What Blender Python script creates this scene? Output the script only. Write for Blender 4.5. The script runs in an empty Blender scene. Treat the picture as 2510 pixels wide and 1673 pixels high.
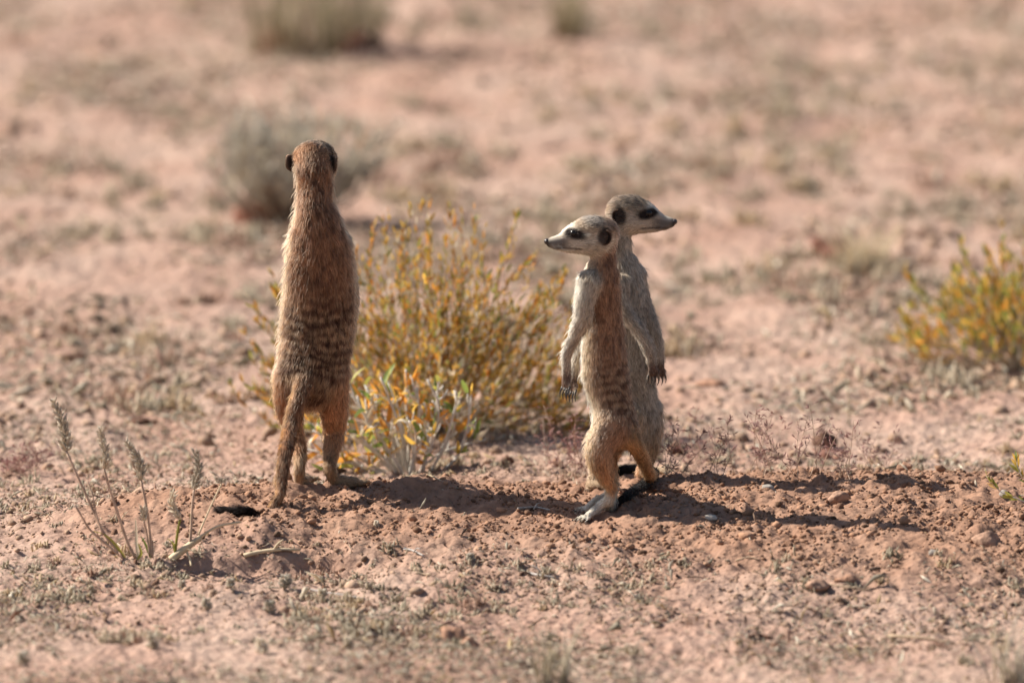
import bpy, math, random
import numpy as np
from mathutils import Vector, Matrix

# ------------------------------------------------------------------ camera, sky, sun, exposure
SC = bpy.context.scene
COL = SC.collection
CAM_LOC = (0.0, -10.0, 1.5)
PITCH = math.radians(7.75)
LENS = 400.0
cd = bpy.data.cameras.new('camera')
cam = bpy.data.objects.new('camera', cd)
COL.objects.link(cam)
cam.location = CAM_LOC
cam.rotation_euler = (math.pi / 2 - PITCH, 0, 0)
cd.lens = LENS
cd.sensor_width = 36.0
cd.clip_start = 0.1
cd.clip_end = 20000.0
cd.dof.use_dof = True
cd.dof.focus_distance = 10.08
cd.dof.aperture_fstop = 6.3
SC.camera = cam

SUN_BEHIND = math.radians(21)      # how far behind the animals the sun stands
SUN_EL = math.radians(41)
sun_dir = Vector((-math.cos(SUN_BEHIND) * math.cos(SUN_EL), math.sin(SUN_BEHIND) * math.cos(SUN_EL), math.sin(SUN_EL)))
world = bpy.data.worlds.new('World')
SC.world = world
world.use_nodes = True
wn = world.node_tree.nodes
sky = wn.new('ShaderNodeTexSky')
sky.sky_type = 'NISHITA'
sky.sun_disc = False
sky.sun_elevation = SUN_EL
sky.sun_rotation = math.atan2(sun_dir.x, sun_dir.y)
sky.dust_density = 1.5
world.node_tree.links.new(sky.outputs[0], wn['Background'].inputs['Color'])
wn['Background'].inputs['Strength'].default_value = 0.062
sl = bpy.data.lights.new('sun', 'SUN')
sl.energy = 5.0
sl.angle = math.radians(0.53)
sl.color = (1.0, 0.93, 0.83)
sun = bpy.data.objects.new('sun', sl)
COL.objects.link(sun)
sun.rotation_euler = (-sun_dir).to_track_quat('-Z', 'Y').to_euler()
sun.location = (-3, 2, 5)
SC.view_settings.view_transform = 'Standard'
SC.view_settings.look = 'None'
SC.view_settings.gamma = 1.0
SC.view_settings.exposure = 0.90
SC.render.engine = 'CYCLES'
SC.cycles.max_bounces = 14
SC.cycles.diffuse_bounces = 4
SC.cycles.glossy_bounces = 4
SC.cycles.transmission_bounces = 12
SC.cycles.transparent_max_bounces = 4
SC.cycles.use_denoising = True

# ------------------------------------------------------------------ helpers
rng = np.random.default_rng(7)
random.seed(7)
FPX = LENS / 36.0 * 2510.0
FW = np.array([0, math.cos(PITCH), -math.sin(PITCH)])
UP = np.array([0, math.sin(PITCH), math.cos(PITCH)])
CAMP = np.array(CAM_LOC)
K = 2510.0 / 2352.0


def ray(px, py):
    return np.array([(px - 1255.0) / FPX, 0, 0]) + UP * ((836.5 - py) / FPX) + FW


def P(px, py, y):
    d = ray(px, py)
    return CAMP + d * ((y - CAMP[1]) / d[1])


def V(u, v, y):
    return P(u * K, v * K, y)


def srgb(r, g, b):
    f = lambda c: (c / 12.92 if c <= 0.04045 else ((c + 0.055) / 1.055) ** 2.4)
    return (f(r / 255), f(g / 255), f(b / 255))


_T = np.random.default_rng(11).random((64, 256, 256)).astype(np.float32)


def vnoise(x, y, layer=0):
    x = np.asarray(x, dtype=np.float64); y = np.asarray(y, dtype=np.float64)
    xi = np.floor(x).astype(int); yi = np.floor(y).astype(int)
    fx = x - xi; fy = y - yi
    fx = fx * fx * (3 - 2 * fx); fy = fy * fy * (3 - 2 * fy)
    t = _T[layer % 64]
    a = t[xi & 255, yi & 255]; b = t[(xi + 1) & 255, yi & 255]
    c = t[xi & 255, (yi + 1) & 255]; d = t[(xi + 1) & 255, (yi + 1) & 255]
    return (a + (b - a) * fx) * (1 - fy) + (c + (d - c) * fx) * fy


def fbm(x, y, layer=0, oct=4, gain=0.5):
    s = 0; a = 1.0; n = 0
    for i in range(oct):
        ca, sa = math.cos(0.7 * i + layer), math.sin(0.7 * i + layer)
        s = s + a * (vnoise((x * ca - y * sa) * 2 ** i, (x * sa + y * ca) * 2 ** i, layer + i) - 0.5)
        n += a; a *= gain
    return s / n * 2


def smooth(a, b, x):
    t = np.clip((x - a) / (b - a), 0, 1)
    return t * t * (3 - 2 * t)


# ---- materials
def new_mat(name):
    m = bpy.data.materials.new(name)
    m.use_nodes = True
    nt = m.node_tree
    return m, nt, nt.nodes['Principled BSDF']


def plain(name, col, rough=0.8, spec=0.2, var=0.25, scale=60.0, bump=0.0):
    m, nt, b = new_mat(name)
    tc = nt.nodes.new('ShaderNodeTexCoord')
    nz = nt.nodes.new('ShaderNodeTexNoise'); nz.inputs['Scale'].default_value = scale
    nz.inputs['Detail'].default_value = 5
    nt.links.new(tc.outputs['Object'], nz.inputs['Vector'])
    mr = nt.nodes.new('ShaderNodeMapRange')
    mr.inputs['From Min'].default_value = 0.3; mr.inputs['From Max'].default_value = 0.7
    mr.inputs['To Min'].default_value = 1 - var; mr.inputs['To Max'].default_value = 1 + var
    nt.links.new(nz.outputs['Fac'], mr.inputs['Value'])
    mx = nt.nodes.new('ShaderNodeVectorMath'); mx.operation = 'SCALE'
    mx.inputs[0].default_value = col
    nt.links.new(mr.outputs[0], mx.inputs['Scale'])
    nt.links.new(mx.outputs[0], b.inputs['Base Color'])
    b.inputs['Roughness'].default_value = rough
    b.inputs['Specular IOR Level'].default_value = spec
    if bump > 0:
        bp = nt.nodes.new('ShaderNodeBump'); bp.inputs['Strength'].default_value = 0.8
        bp.inputs['Distance'].default_value = bump
        nt.links.new(nz.outputs['Fac'], bp.inputs['Height'])
        nt.links.new(bp.outputs[0], b.inputs['Normal'])
    return m


def leafmat(name, col, trans=0.4, rough=0.55):
    m, nt, b = new_mat(name)
    tc = nt.nodes.new('ShaderNodeTexCoord')
    oi = nt.nodes.new('ShaderNodeObjectInfo')
    nz = nt.nodes.new('ShaderNodeTexNoise'); nz.inputs['Scale'].default_value = 140
    nt.links.new(tc.outputs['Object'], nz.inputs['Vector'])
    ad = nt.nodes.new('ShaderNodeMath'); ad.operation = 'ADD'
    nt.links.new(nz.outputs['Fac'], ad.inputs[0]); nt.links.new(oi.outputs['Random'], ad.inputs[1])
    mr = nt.nodes.new('ShaderNodeMapRange')
    mr.inputs['From Min'].default_value = 0.3; mr.inputs['From Max'].default_value = 1.7
    mr.inputs['To Min'].default_value = 0.65; mr.inputs['To Max'].default_value = 1.3
    nt.links.new(ad.outputs[0], mr.inputs['Value'])
    mx = nt.nodes.new('ShaderNodeVectorMath'); mx.operation = 'SCALE'
    mx.inputs[0].default_value = col
    nt.links.new(mr.outputs[0], mx.inputs['Scale'])
    nt.links.new(mx.outputs[0], b.inputs['Base Color'])
    b.inputs['Roughness'].default_value = rough
    b.inputs['Specular IOR Level'].default_value = 0.35
    tr = nt.nodes.new('ShaderNodeBsdfTranslucent')
    nt.links.new(mx.outputs[0], tr.inputs['Color'])
    ms = nt.nodes.new('ShaderNodeMixShader'); ms.inputs[0].default_value = trans
    nt.links.new(b.outputs[0], ms.inputs[1]); nt.links.new(tr.outputs[0], ms.inputs[2])
    nt.links.new(ms.outputs[0], nt.nodes['Material Output'].inputs['Surface'])
    return m


def attrmat(name, attr, rough=0.85, trans=0.0, spec=0.15, bump=0.0):
    m, nt, b = new_mat(name)
    at = nt.nodes.new('ShaderNodeAttribute'); at.attribute_name = attr
    nt.links.new(at.outputs['Color'], b.inputs['Base Color'])
    b.inputs['Roughness'].default_value = rough
    b.inputs['Specular IOR Level'].default_value = spec
    if trans > 0:
        tr = nt.nodes.new('ShaderNodeBsdfTranslucent')
        nt.links.new(at.outputs['Color'], tr.inputs['Color'])
        ms = nt.nodes.new('ShaderNodeMixShader'); ms.inputs[0].default_value = trans
        nt.links.new(b.outputs[0], ms.inputs[1]); nt.links.new(tr.outputs[0], ms.inputs[2])
        nt.links.new(ms.outputs[0], nt.nodes['Material Output'].inputs['Surface'])
    if bump > 0:
        tc = nt.nodes.new('ShaderNodeTexCoord')
        nz = nt.nodes.new('ShaderNodeTexNoise'); nz.inputs['Scale'].default_value = 500
        nt.links.new(tc.outputs['Object'], nz.inputs['Vector'])
        bp = nt.nodes.new('ShaderNodeBump'); bp.inputs['Distance'].default_value = bump
        nt.links.new(nz.outputs['Fac'], bp.inputs['Height'])
        nt.links.new(bp.outputs[0], b.inputs['Normal'])
    return m


# ---- objects
def mesh_from(name, verts, faces, mat=None, smooth_shade=True, cols=None):
    """verts (n,3), faces (m,k) array or list; cols: per-vertex rgb"""
    verts = np.asarray(verts, dtype=np.float32)
    me = bpy.data.meshes.new(name)
    if isinstance(faces, np.ndarray):
        k = faces.shape[1]; m = faces.shape[0]
        me.vertices.add(len(verts)); me.vertices.foreach_set('co', verts.ravel())
        me.loops.add(m * k); me.loops.foreach_set('vertex_index', faces.astype(np.int32).ravel())
        me.polygons.add(m)
        me.polygons.foreach_set('loop_start', np.arange(0, m * k, k, dtype=np.int32))
        me.polygons.foreach_set('loop_total', np.full(m, k, dtype=np.int32))
        me.update(calc_edges=True)
    else:
        me.from_pydata([tuple(v) for v in verts], [], faces)
    me.validate()
    if smooth_shade and len(me.polygons):
        me.polygons.foreach_set('use_smooth', np.ones(len(me.polygons), dtype=bool))
    if cols is not None:
        a = me.attributes.new('col', 'FLOAT_COLOR', 'POINT')
        c = np.ones((len(verts), 4), dtype=np.float32); c[:, :3] = cols
        a.data.foreach_set('color', c.ravel())
    if mat is not None:
        me.materials.append(mat)
    return me


def obj(name, me, parent=None, loc=None, **props):
    o = bpy.data.objects.new(name, me)
    COL.objects.link(o)
    if parent is not None:
        o.parent = parent
    if loc is not None:
        o.location = loc
    for k, v in props.items():
        o[k] = v
    return o


def thing(name, loc, label, category, group=None):
    o = bpy.data.objects.new(name, None)
    o.empty_display_size = 0.02
    COL.objects.link(o)
    o.location = loc
    o['label'] = label; o['category'] = category
    if group:
        o['group'] = group
    return o


def frame(t, ref=(0, 0, 1)):
    t = np.asarray(t, float); t = t / (np.linalg.norm(t) + 1e-12)
    r = np.asarray(ref, float)
    s = np.cross(t, r)
    if np.linalg.norm(s) < 1e-4:
        s = np.cross(t, (1, 0, 0.13))
    s /= np.linalg.norm(s)
    return t, s, np.cross(s, t)


def catmull(pts, n):
    pts = np.asarray(pts, float)
    if len(pts) == 2:
        w = np.linspace(0, 1, n)[:, None]
        return pts[0] * (1 - w) + pts[1] * w
    Pp = np.vstack([2 * pts[0] - pts[1], pts, 2 * pts[-1] - pts[-2]])
    seg = len(pts) - 1
    out = []
    for x in np.linspace(0, seg - 1e-9, n):
        i = int(x); t = x - i
        a, b, c, d = Pp[i], Pp[i + 1], Pp[i + 2], Pp[i + 3]
        out.append(0.5 * (2 * b + (c - a) * t + (2 * a - 5 * b + 4 * c - d) * t * t + (3 * b - 3 * c + d - a) * t ** 3))
    return np.array(out)


class MB:
    """collects geometry for ONE mesh"""
    def __init__(s):
        s.v = []; s.f = []; s.c = []; s.n = 0

    def add(s, v, f, col=None):
        v = np.asarray(v, float)
        s.v.append(v)
        s.f += [tuple(int(i) + s.n for i in q) for q in f]
        if col is not None:
            s.c.append(np.tile(np.asarray(col, float)[None, :3], (len(v), 1)) if np.ndim(col) == 1 else np.asarray(col)[:, :3])
        s.n += len(v)

    def tube(s, pts, rad, sides=6, col=None, cap=True):
        pts = np.asarray(pts, float); n = len(pts)
        rad = np.broadcast_to(np.asarray(rad, float), (n,))
        tg = np.gradient(pts, axis=0)
        vs = []
        ref = np.array([0.31, 0.2, 0.93])
        for i in range(n):
            t, a, b = frame(tg[i], ref)
            for k in range(sides):
                an = 2 * math.pi * k / sides
                vs.append(pts[i] + rad[i] * (a * math.cos(an) + b * math.sin(an)))
        fs = []
        for i in range(n - 1):
            for k in range(sides):
                k2 = (k + 1) % sides
                fs.append((i * sides + k, i * sides + k2, (i + 1) * sides + k2, (i + 1) * sides + k))
        if cap:
            fs.append(tuple(range(sides))[::-1]); fs.append(tuple((n - 1) * sides + k for k in range(sides)))
        s.add(vs, fs, col)

    def mesh(s, name, mat, smooth_shade=True):
        return mesh_from(name, np.vstack(s.v), s.f, mat, smooth_shade, np.vstack(s.c) if s.c else None)


# ------------------------------------------------------------------ the ground
def gauss(x, y, cx, cy, sx, sy):
    return np.exp(-0.5 * (((x - cx) / sx) ** 2 + ((y - cy) / sy) ** 2))


def X(px):
    return (px - 1255.0) / 2761.0


def mound_mask(x, y):
    wob = 0.025 * fbm(x * 9, y * 6, 3, 3)
    yy = y + wob
    a = gauss(x, yy, 0.21, -0.035, 0.29, 0.19)
    b = gauss(x, yy, -0.15, -0.02, 0.16, 0.085)
    c = gauss(x, yy, 0.50, -0.045, 0.32, 0.20)
    return 1 - (1 - a) * (1 - b) * (1 - 0.95 * c)


def ground_base(x, y):
    m = mound_mask(x, y)
    near = smooth(40, 4, np.hypot(x, y))
    h = -0.036 + 0.034 * np.clip(m * 1.25, 0, 1.05)
    h = h + near * 0.010 * fbm(x * 3.1, y * 2.0, 5, 3)
    h = h + near * 0.006 * fbm(x * 11, y * 8, 9, 3)
    # the small spill of soil at the foot of the front bush
    h = h + 0.014 * gauss(x, y, X(1070), 0.035, 0.045, 0.03)
    h = h + 0.010 * gauss(x, y, X(1640), -0.05, 0.05, 0.045)
    # little ridge of sand hiding the middle of the tail of the big animal
    h = h + 0.010 * gauss(x, y, X(648), -0.158, 0.013, 0.015)
    # scraped ledge in front of the mound, its face turned to the camera
    wx = smooth(-0.33, -0.26, x) * smooth(-0.09, -0.15, x)
    y0 = -0.215 + 0.012 * fbm(x * 25, x * 0 + 3.3, 13, 3) - 0.06 * (x + 0.2)
    cut = smooth(y0 + 0.006, y0 - 0.006, y) * smooth(y0 - 0.11, y0 - 0.01, y)
    h = h - 0.012 * wx * cut * (0.6 + 0.8 * vnoise(x * 40, y * 10, 44))
    # gentle far relief
    far = smooth(12, 400, np.hypot(x, y))
    h = h + far * (6.0 * fbm(x * 0.004, y * 0.004, 21, 3))
    return h


def ground_fine(x, y):
    m = np.clip(mound_mask(x, y) * 1.3, 0, 1)
    near = smooth(30, 6, np.hypot(x, y))
    r1 = 1 - np.abs(fbm(x * 34, y * 22, 17, 3)) * 2
    lump = fbm(x * 75, y * 60, 23, 3)
    pit = np.clip(fbm(x * 26, y * 17, 31, 3) - 0.18, 0, 1)
    crust = np.clip(fbm(x * 16, y * 8, 37, 3), -0.4, 1)
    h = (0.0030 * r1 + 0.0062 * np.clip(lump, -0.12, 1)) * (0.4 + 0.6 * m)
    h = h + 0.0055 * np.clip(fbm(x * 48, y * 36, 61, 3) - 0.12, 0, 1) * (0.3 + 0.7 * m)
    h = h - 0.010 * pit * (0.35 + 0.65 * m)
    h = h + 0.0045 * crust * (1 - 0.6 * m)
    h = h + 0.0030 * fbm(x * 150, y * 115, 41, 2)
    return h * near


def gh(x, y):
    x = np.asarray(x, float); y = np.asarray(y, float)
    return ground_base(x, y) + ground_fine(x, y)


def gz(x, y):
    return float(gh(np.array([x]), np.array([y]))[0])


def hit(px, py, fine=False):
    """where the sight line through a point of the photo meets the ground"""
    d = ray(px, py)
    ts = np.linspace(8.2, 16.5, 6000)
    pts = CAMP[None] + d[None] * ts[:, None]
    hh = gh(pts[:, 0], pts[:, 1]) if fine else ground_base(pts[:, 0], pts[:, 1])
    i = np.argmax(pts[:, 2] < hh)
    return pts[i]


def hv(u, v, fine=True):
    p = hit(u * K, v * K, fine)
    return p


def axis_lines(lo, hi, step, far, grow=1.35):
    mid = list(np.arange(lo, hi + 1e-9, step))
    right = []; s = step; x = mid[-1]
    while x < far:
        s *= grow; x += s; right.append(x)
    left = []; s = step; x = mid[0]
    while x > -far:
        s *= grow; x -= s; left.append(x)
    return np.array(left[::-1] + mid + right)


def build_ground():
    xs = axis_lines(-0.74, 0.74, 0.0026, 4000)
    ya = np.concatenate([np.arange(-1.25, -0.55, 0.006), np.arange(-0.55, 0.62, 0.0036),
                         np.arange(0.62, 1.8, 0.0075), np.arange(1.8, 4.9, 0.019)])
    s = 0.019; y = ya[-1]; right = []
    while y < 4000:
        s *= 1.35; y += s; right.append(y)
    s = 0.006; y = ya[0]; left = []
    while y > -4000:
        s *= 1.35; y -= s; left.append(y)
    ys = np.concatenate([left[::-1], ya, right])
    XX, YY = np.meshgrid(xs, ys, indexing='ij')
    Z = gh(XX, YY)
    nx, ny = len(xs), len(ys)
    v = np.stack([XX, YY, Z], -1).reshape(-1, 3)
    ii, jj = np.meshgrid(np.arange(nx - 1), np.arange(ny - 1), indexing='ij')
    a = (ii * ny + jj).ravel()
    f = np.stack([a, a + ny, a + ny + 1, a + 1], 1)
    me = mesh_from('ground', v, f, None, True)
    at = me.attributes.new('dug', 'FLOAT', 'POINT')
    m = mound_mask(XX, YY)
    d = smooth(0.05, 0.80, m + 0.30 * fbm(XX * 11, YY * 7, 47, 3))
    at.data.foreach_set('value', d.astype(np.float32).ravel())
    m_, nt, b = new_mat('sandy_soil')
    tc = nt.nodes.new('ShaderNodeTexCoord')
    L = nt.links.new

    def noise(scale, detail=6, rough=0.6, sx=1, sy=1):
        mp = nt.nodes.new('ShaderNodeMapping'); mp.inputs['Scale'].default_value = (sx, sy, 1)
        L(tc.outputs['Object'], mp.inputs['Vector'])
        n = nt.nodes.new('ShaderNodeTexNoise'); n.inputs['Scale'].default_value = scale
        n.inputs['Detail'].default_value = detail; n.inputs['Roughness'].default_value = rough
        L(mp.outputs[0], n.inputs['Vector'])
        return n.outputs['Fac']

    def ramp(fac, stops):
        r = nt.nodes.new('ShaderNodeValToRGB')
        e = r.color_ramp.elements
        while len(e) < len(stops):
            e.new(0.5)
        for q, (p_, c_) in zip(e, stops):
            q.position = p_; q.color = (*c_, 1)
        L(fac, r.inputs['Fac'])
        return r.outputs['Color']

    def mix(fac, c1, c2, mode='MIX'):
        x = nt.nodes.new('ShaderNodeMix'); x.data_type = 'RGBA'; x.blend_type = mode
        if isinstance(fac, float):
            x.inputs[0].default_value = fac
        else:
            L(fac, x.inputs[0])
        for q, c_ in ((6, c1), (7, c2)):
            if isinstance(c_, tuple):
                x.inputs[q].default_value = (*c_, 1)
            else:
                L(c_, x.inputs[q])
        return x.outputs[2]
    crust = ramp(noise(5.5, 8, 0.65, 1, 0.55), [(0.30, (0.315, 0.188, 0.138)), (0.47, (0.375, 0.246, 0.190)),
                                                (0.58, (0.405, 0.286, 0.225)), (0.72, (0.365, 0.230, 0.178))])
    fine = ramp(noise(120, 5, 0.7), [(0.33, (0.55, 0.52, 0.50)), (0.5, (1, 1, 1)), (0.68, (1.25, 1.22, 1.2))])
    crust = mix(0.75, crust, fine, 'MULTIPLY')
    soil = ramp(noise(18, 8, 0.65), [(0.3, (0.245, 0.137, 0.090)), (0.5, (0.305, 0.178, 0.120)), (0.7, (0.36, 0.222, 0.155))])
    soil = mix(0.55, soil, fine, 'MULTIPLY')
    an = nt.nodes.new('ShaderNodeAttribute'); an.attribute_name = 'dug'
    L(mix(an.outputs['Fac'], crust, soil), b.inputs['Base Color'])
    b.inputs['Roughness'].default_value = 0.95
    b.inputs['Specular IOR Level'].default_value = 0.1
    bp = nt.nodes.new('ShaderNodeBump'); bp.inputs['Strength'].default_value = 0.7
    bp.inputs['Distance'].default_value = 0.002
    vo = nt.nodes.new('ShaderNodeTexVoronoi'); vo.inputs['Scale'].default_value = 210
    vo.feature = 'SMOOTH_F1'
    L(tc.outputs['Object'], vo.inputs['Vector'])
    sm = nt.nodes.new('ShaderNodeMath'); sm.operation = 'MULTIPLY_ADD'
    L(vo.outputs['Distance'], sm.inputs[0]); sm.inputs[1].default_value = -1.4
    L(noise(360, 4, 0.75), sm.inputs[2])
    L(sm.outputs[0], bp.inputs['Height'])
    L(bp.outputs[0], b.inputs['Normal'])
    me.materials.append(m_)
    obj('ground', me, kind='structure')


build_ground()

# ------------------------------------------------------------------ the meerkats
def furmat():
    m = bpy.data.materials.new('fur'); m.use_nodes = True
    nt = m.node_tree
    nt.nodes.remove(nt.nodes['Principled BSDF'])
    at = nt.nodes.new('ShaderNodeAttribute'); at.attribute_name = 'col'
    h = nt.nodes.new('ShaderNodeBsdfHairPrincipled')
    h.model = 'CHIANG'; h.parametrization = 'COLOR'
    nt.links.new(at.outputs['Color'], h.inputs['Color'])
    h.inputs['Roughness'].default_value = 0.5
    h.inputs['Radial Roughness'].default_value = 0.6
    h.inputs['Coat'].default_value = 0.0
    h.inputs['IOR'].default_value = 1.35
    df = nt.nodes.new('ShaderNodeBsdfDiffuse'); nt.links.new(at.outputs['Color'], df.inputs['Color'])
    an = nt.nodes.new('ShaderNodeAttribute'); an.attribute_name = 'pelt_normal'
    nt.links.new(an.outputs['Vector'], df.inputs['Normal'])
    ms = nt.nodes.new('ShaderNodeMixShader'); ms.inputs[0].default_value = 0.68
    nt.links.new(h.outputs[0], ms.inputs[1]); nt.links.new(df.outputs[0], ms.inputs[2])
    nt.links.new(ms.outputs[0], nt.nodes['Material Output'].inputs['Surface'])
    return m


FURMAT = furmat()
SKINMAT = attrmat('pelt', 'col', rough=0.9, spec=0.1)
EARMAT = attrmat('ear_skin', 'col', rough=0.9, spec=0.05)
CLAWMAT = plain('claw_horn', (0.03, 0.024, 0.021), 0.35, 0.5, 0.2, 300)
EYEMAT = plain('eye', (0.012, 0.009, 0.008), 0.22, 0.3, 0.1, 100)
NOSEMAT = plain('nose_skin', (0.03, 0.022, 0.02), 0.35, 0.5, 0.2, 300)
PX = 1 / 2761.0


def surface_nets(val, org, h):
    ins = val < 0
    c = [ins[i:ins.shape[0] - 1 + i, j:ins.shape[1] - 1 + j, k:ins.shape[2] - 1 + k] for i in (0, 1) for j in (0, 1) for k in (0, 1)]
    s = sum(x.astype(np.int8) for x in c)
    act = (s > 0) & (s < 8)
    idx = -np.ones(act.shape, dtype=np.int64)
    cell = np.argwhere(act)
    idx[act] = np.arange(len(cell))
    acc = np.zeros((len(cell), 3)); cnt = np.zeros(len(cell))
    corners = [(i, j, k) for i in (0, 1) for j in (0, 1) for k in (0, 1)]
    for a in range(8):
        for ax in range(3):
            ca = corners[a]
            if ca[ax]:
                continue
            cb = list(ca); cb[ax] = 1
            va = val[cell[:, 0] + ca[0], cell[:, 1] + ca[1], cell[:, 2] + ca[2]]
            vb = val[cell[:, 0] + cb[0], cell[:, 1] + cb[1], cell[:, 2] + cb[2]]
            m = (va < 0) != (vb < 0)
            t = np.where(m, va / np.where(m, va - vb, 1), 0)
            p = np.tile(np.array(ca, float), (len(cell), 1)); p[:, ax] += t
            acc[m] += p[m]; cnt[m] += 1
    v = (cell + acc / cnt[:, None]) * h + org
    faces = []
    for ax in range(3):
        b, d = [(1, 2), (2, 0), (0, 1)][ax]
        sl0 = [slice(None)] * 3; sl1 = [slice(None)] * 3
        sl0[ax] = slice(0, -1); sl1[ax] = slice(1, None)
        cr = ins[tuple(sl0)] != ins[tuple(sl1)]
        e = np.argwhere(cr)
        ok = (e[:, b] > 0) & (e[:, d] > 0) & (e[:, b] < act.shape[b]) & (e[:, d] < act.shape[d])
        e = e[ok]
        flip = ins[tuple(e.T)]
        q = []
        for ob, od in ((-1, -1), (0, -1), (0, 0), (-1, 0)):
            w = e.copy(); w[:, b] += ob; w[:, d] += od
            q.append(idx[w[:, 0], w[:, 1], w[:, 2]])
        q = np.stack(q, 1)
        q[~flip] = q[~flip][:, ::-1]
        faces.append(q)
    return v, np.vstack(faces)


class Chain:
    def __init__(s, kind, pts, ra, rb, dorsal, step=0.0016, along=0.9):
        s.kind = kind
        pts = np.asarray(pts, float)
        seglen = np.linalg.norm(np.diff(pts, axis=0), axis=1).sum()
        n = max(4, int(seglen / step))
        ctrl = np.hstack([pts, np.asarray(ra)[:, None], np.asarray(rb)[:, None]])
        c = catmull(ctrl, n)
        s.p = c[:, :3]; s.a = np.maximum(c[:, 3], 0.0006); s.b = np.maximum(c[:, 4], 0.0006)
        tg = np.gradient(s.p, axis=0); tg /= np.linalg.norm(tg, axis=1)[:, None] + 1e-12
        s.t = tg
        D = np.tile(np.asarray(dorsal, float)[None], (n, 1))
        D = D - (D * tg).sum(1)[:, None] * tg
        D /= np.linalg.norm(D, axis=1)[:, None] + 1e-12
        s.d = D
        s.l = np.cross(tg, D)
        s.c = np.minimum(s.a, s.b) * along
        s.arc = np.concatenate([[0], np.cumsum(np.linalg.norm(np.diff(s.p, axis=0), axis=1))])

    def dist(s, i, q):
        r = q - s.p[i]
        x = r @ s.l[i] / s.a[i]; y = r @ s.d[i] / s.b[i]; z = r @ s.t[i] / s.c[i]
        k0 = np.sqrt(x * x + y * y + z * z) + 1e-9
        k1 = np.sqrt((x / s.a[i]) ** 2 + (y / s.b[i]) ** 2 + (z / s.c[i]) ** 2) + 1e-9
        return k0 * (k0 - 1) / k1


def smin(a, b, k):
    h = np.clip(k - np.abs(a - b), 0, None) / k
    return np.minimum(a, b) - h * h * k * 0.25


def skin_chains(chains, h=0.0015, pad=0.008):
    lo = np.min([np.min(c.p - np.maximum(c.a, c.b)[:, None], 0) for c in chains], 0) - pad
    hi = np.max([np.max(c.p + np.maximum(c.a, c.b)[:, None], 0) for c in chains], 0) + pad
    dim = np.ceil((hi - lo) / h).astype(int) + 1
    tot = None
    for c in chains:
        g = np.full(dim, 0.05, dtype=np.float32)
        for i in range(len(c.p)):
            r = max(c.a[i], c.b[i], c.c[i]) + 0.006
            l0 = np.maximum(np.floor((c.p[i] - r - lo) / h).astype(int), 0)
            l1 = np.minimum(np.ceil((c.p[i] + r - lo) / h).astype(int) + 1, dim)
            gx, gy, gz_ = [lo[k] + np.arange(l0[k], l1[k]) * h for k in range(3)]
            q = np.stack(np.meshgrid(gx, gy, gz_, indexing='ij'), -1)
            sl_ = tuple(slice(l0[k], l1[k]) for k in range(3))
            g[sl_] = np.minimum(g[sl_], c.dist(i, q))
        tot = g if tot is None else smin(tot, g, c.blend)
    v, f = surface_nets(tot, lo, h)
    # smooth
    e = np.vstack([f[:, [0, 1]], f[:, [1, 2]], f[:, [2, 3]], f[:, [3, 0]]])
    for it in range(3):
        acc = np.zeros_like(v); cnt = np.zeros(len(v))
        np.add.at(acc, e[:, 0], v[e[:, 1]]); np.add.at(acc, e[:, 1], v[e[:, 0]])
        np.add.at(cnt, e[:, 0], 1); np.add.at(cnt, e[:, 1], 1)
        v = v * 0.4 + 0.6 * acc / cnt[:, None]
    return v, f


def vert_normals(v, f):
    n = np.cross(v[f[:, 2]] - v[f[:, 0]], v[f[:, 3]] - v[f[:, 1]])
    o = np.zeros_like(v)
    for k in range(4):
        np.add.at(o, f[:, k], n)
    return o / (np.linalg.norm(o, axis=1)[:, None] + 1e-15)


CREAM = np.array([0.74, 0.65, 0.53]); TAN = np.array([0.50, 0.36, 0.235])
BROWN = np.array([0.37, 0.215, 0.130]); DARK = np.array([0.080, 0.042, 0.030])
GREY = np.array([0.42, 0.365, 0.315]); BLACK = np.array([0.016, 0.012, 0.011]); RUST = np.array([0.50, 0.28, 0.125])


def mixc(a, b, t):
    t = np.asarray(t)[:, None]
    return a * (1 - t) + b * t


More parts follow.
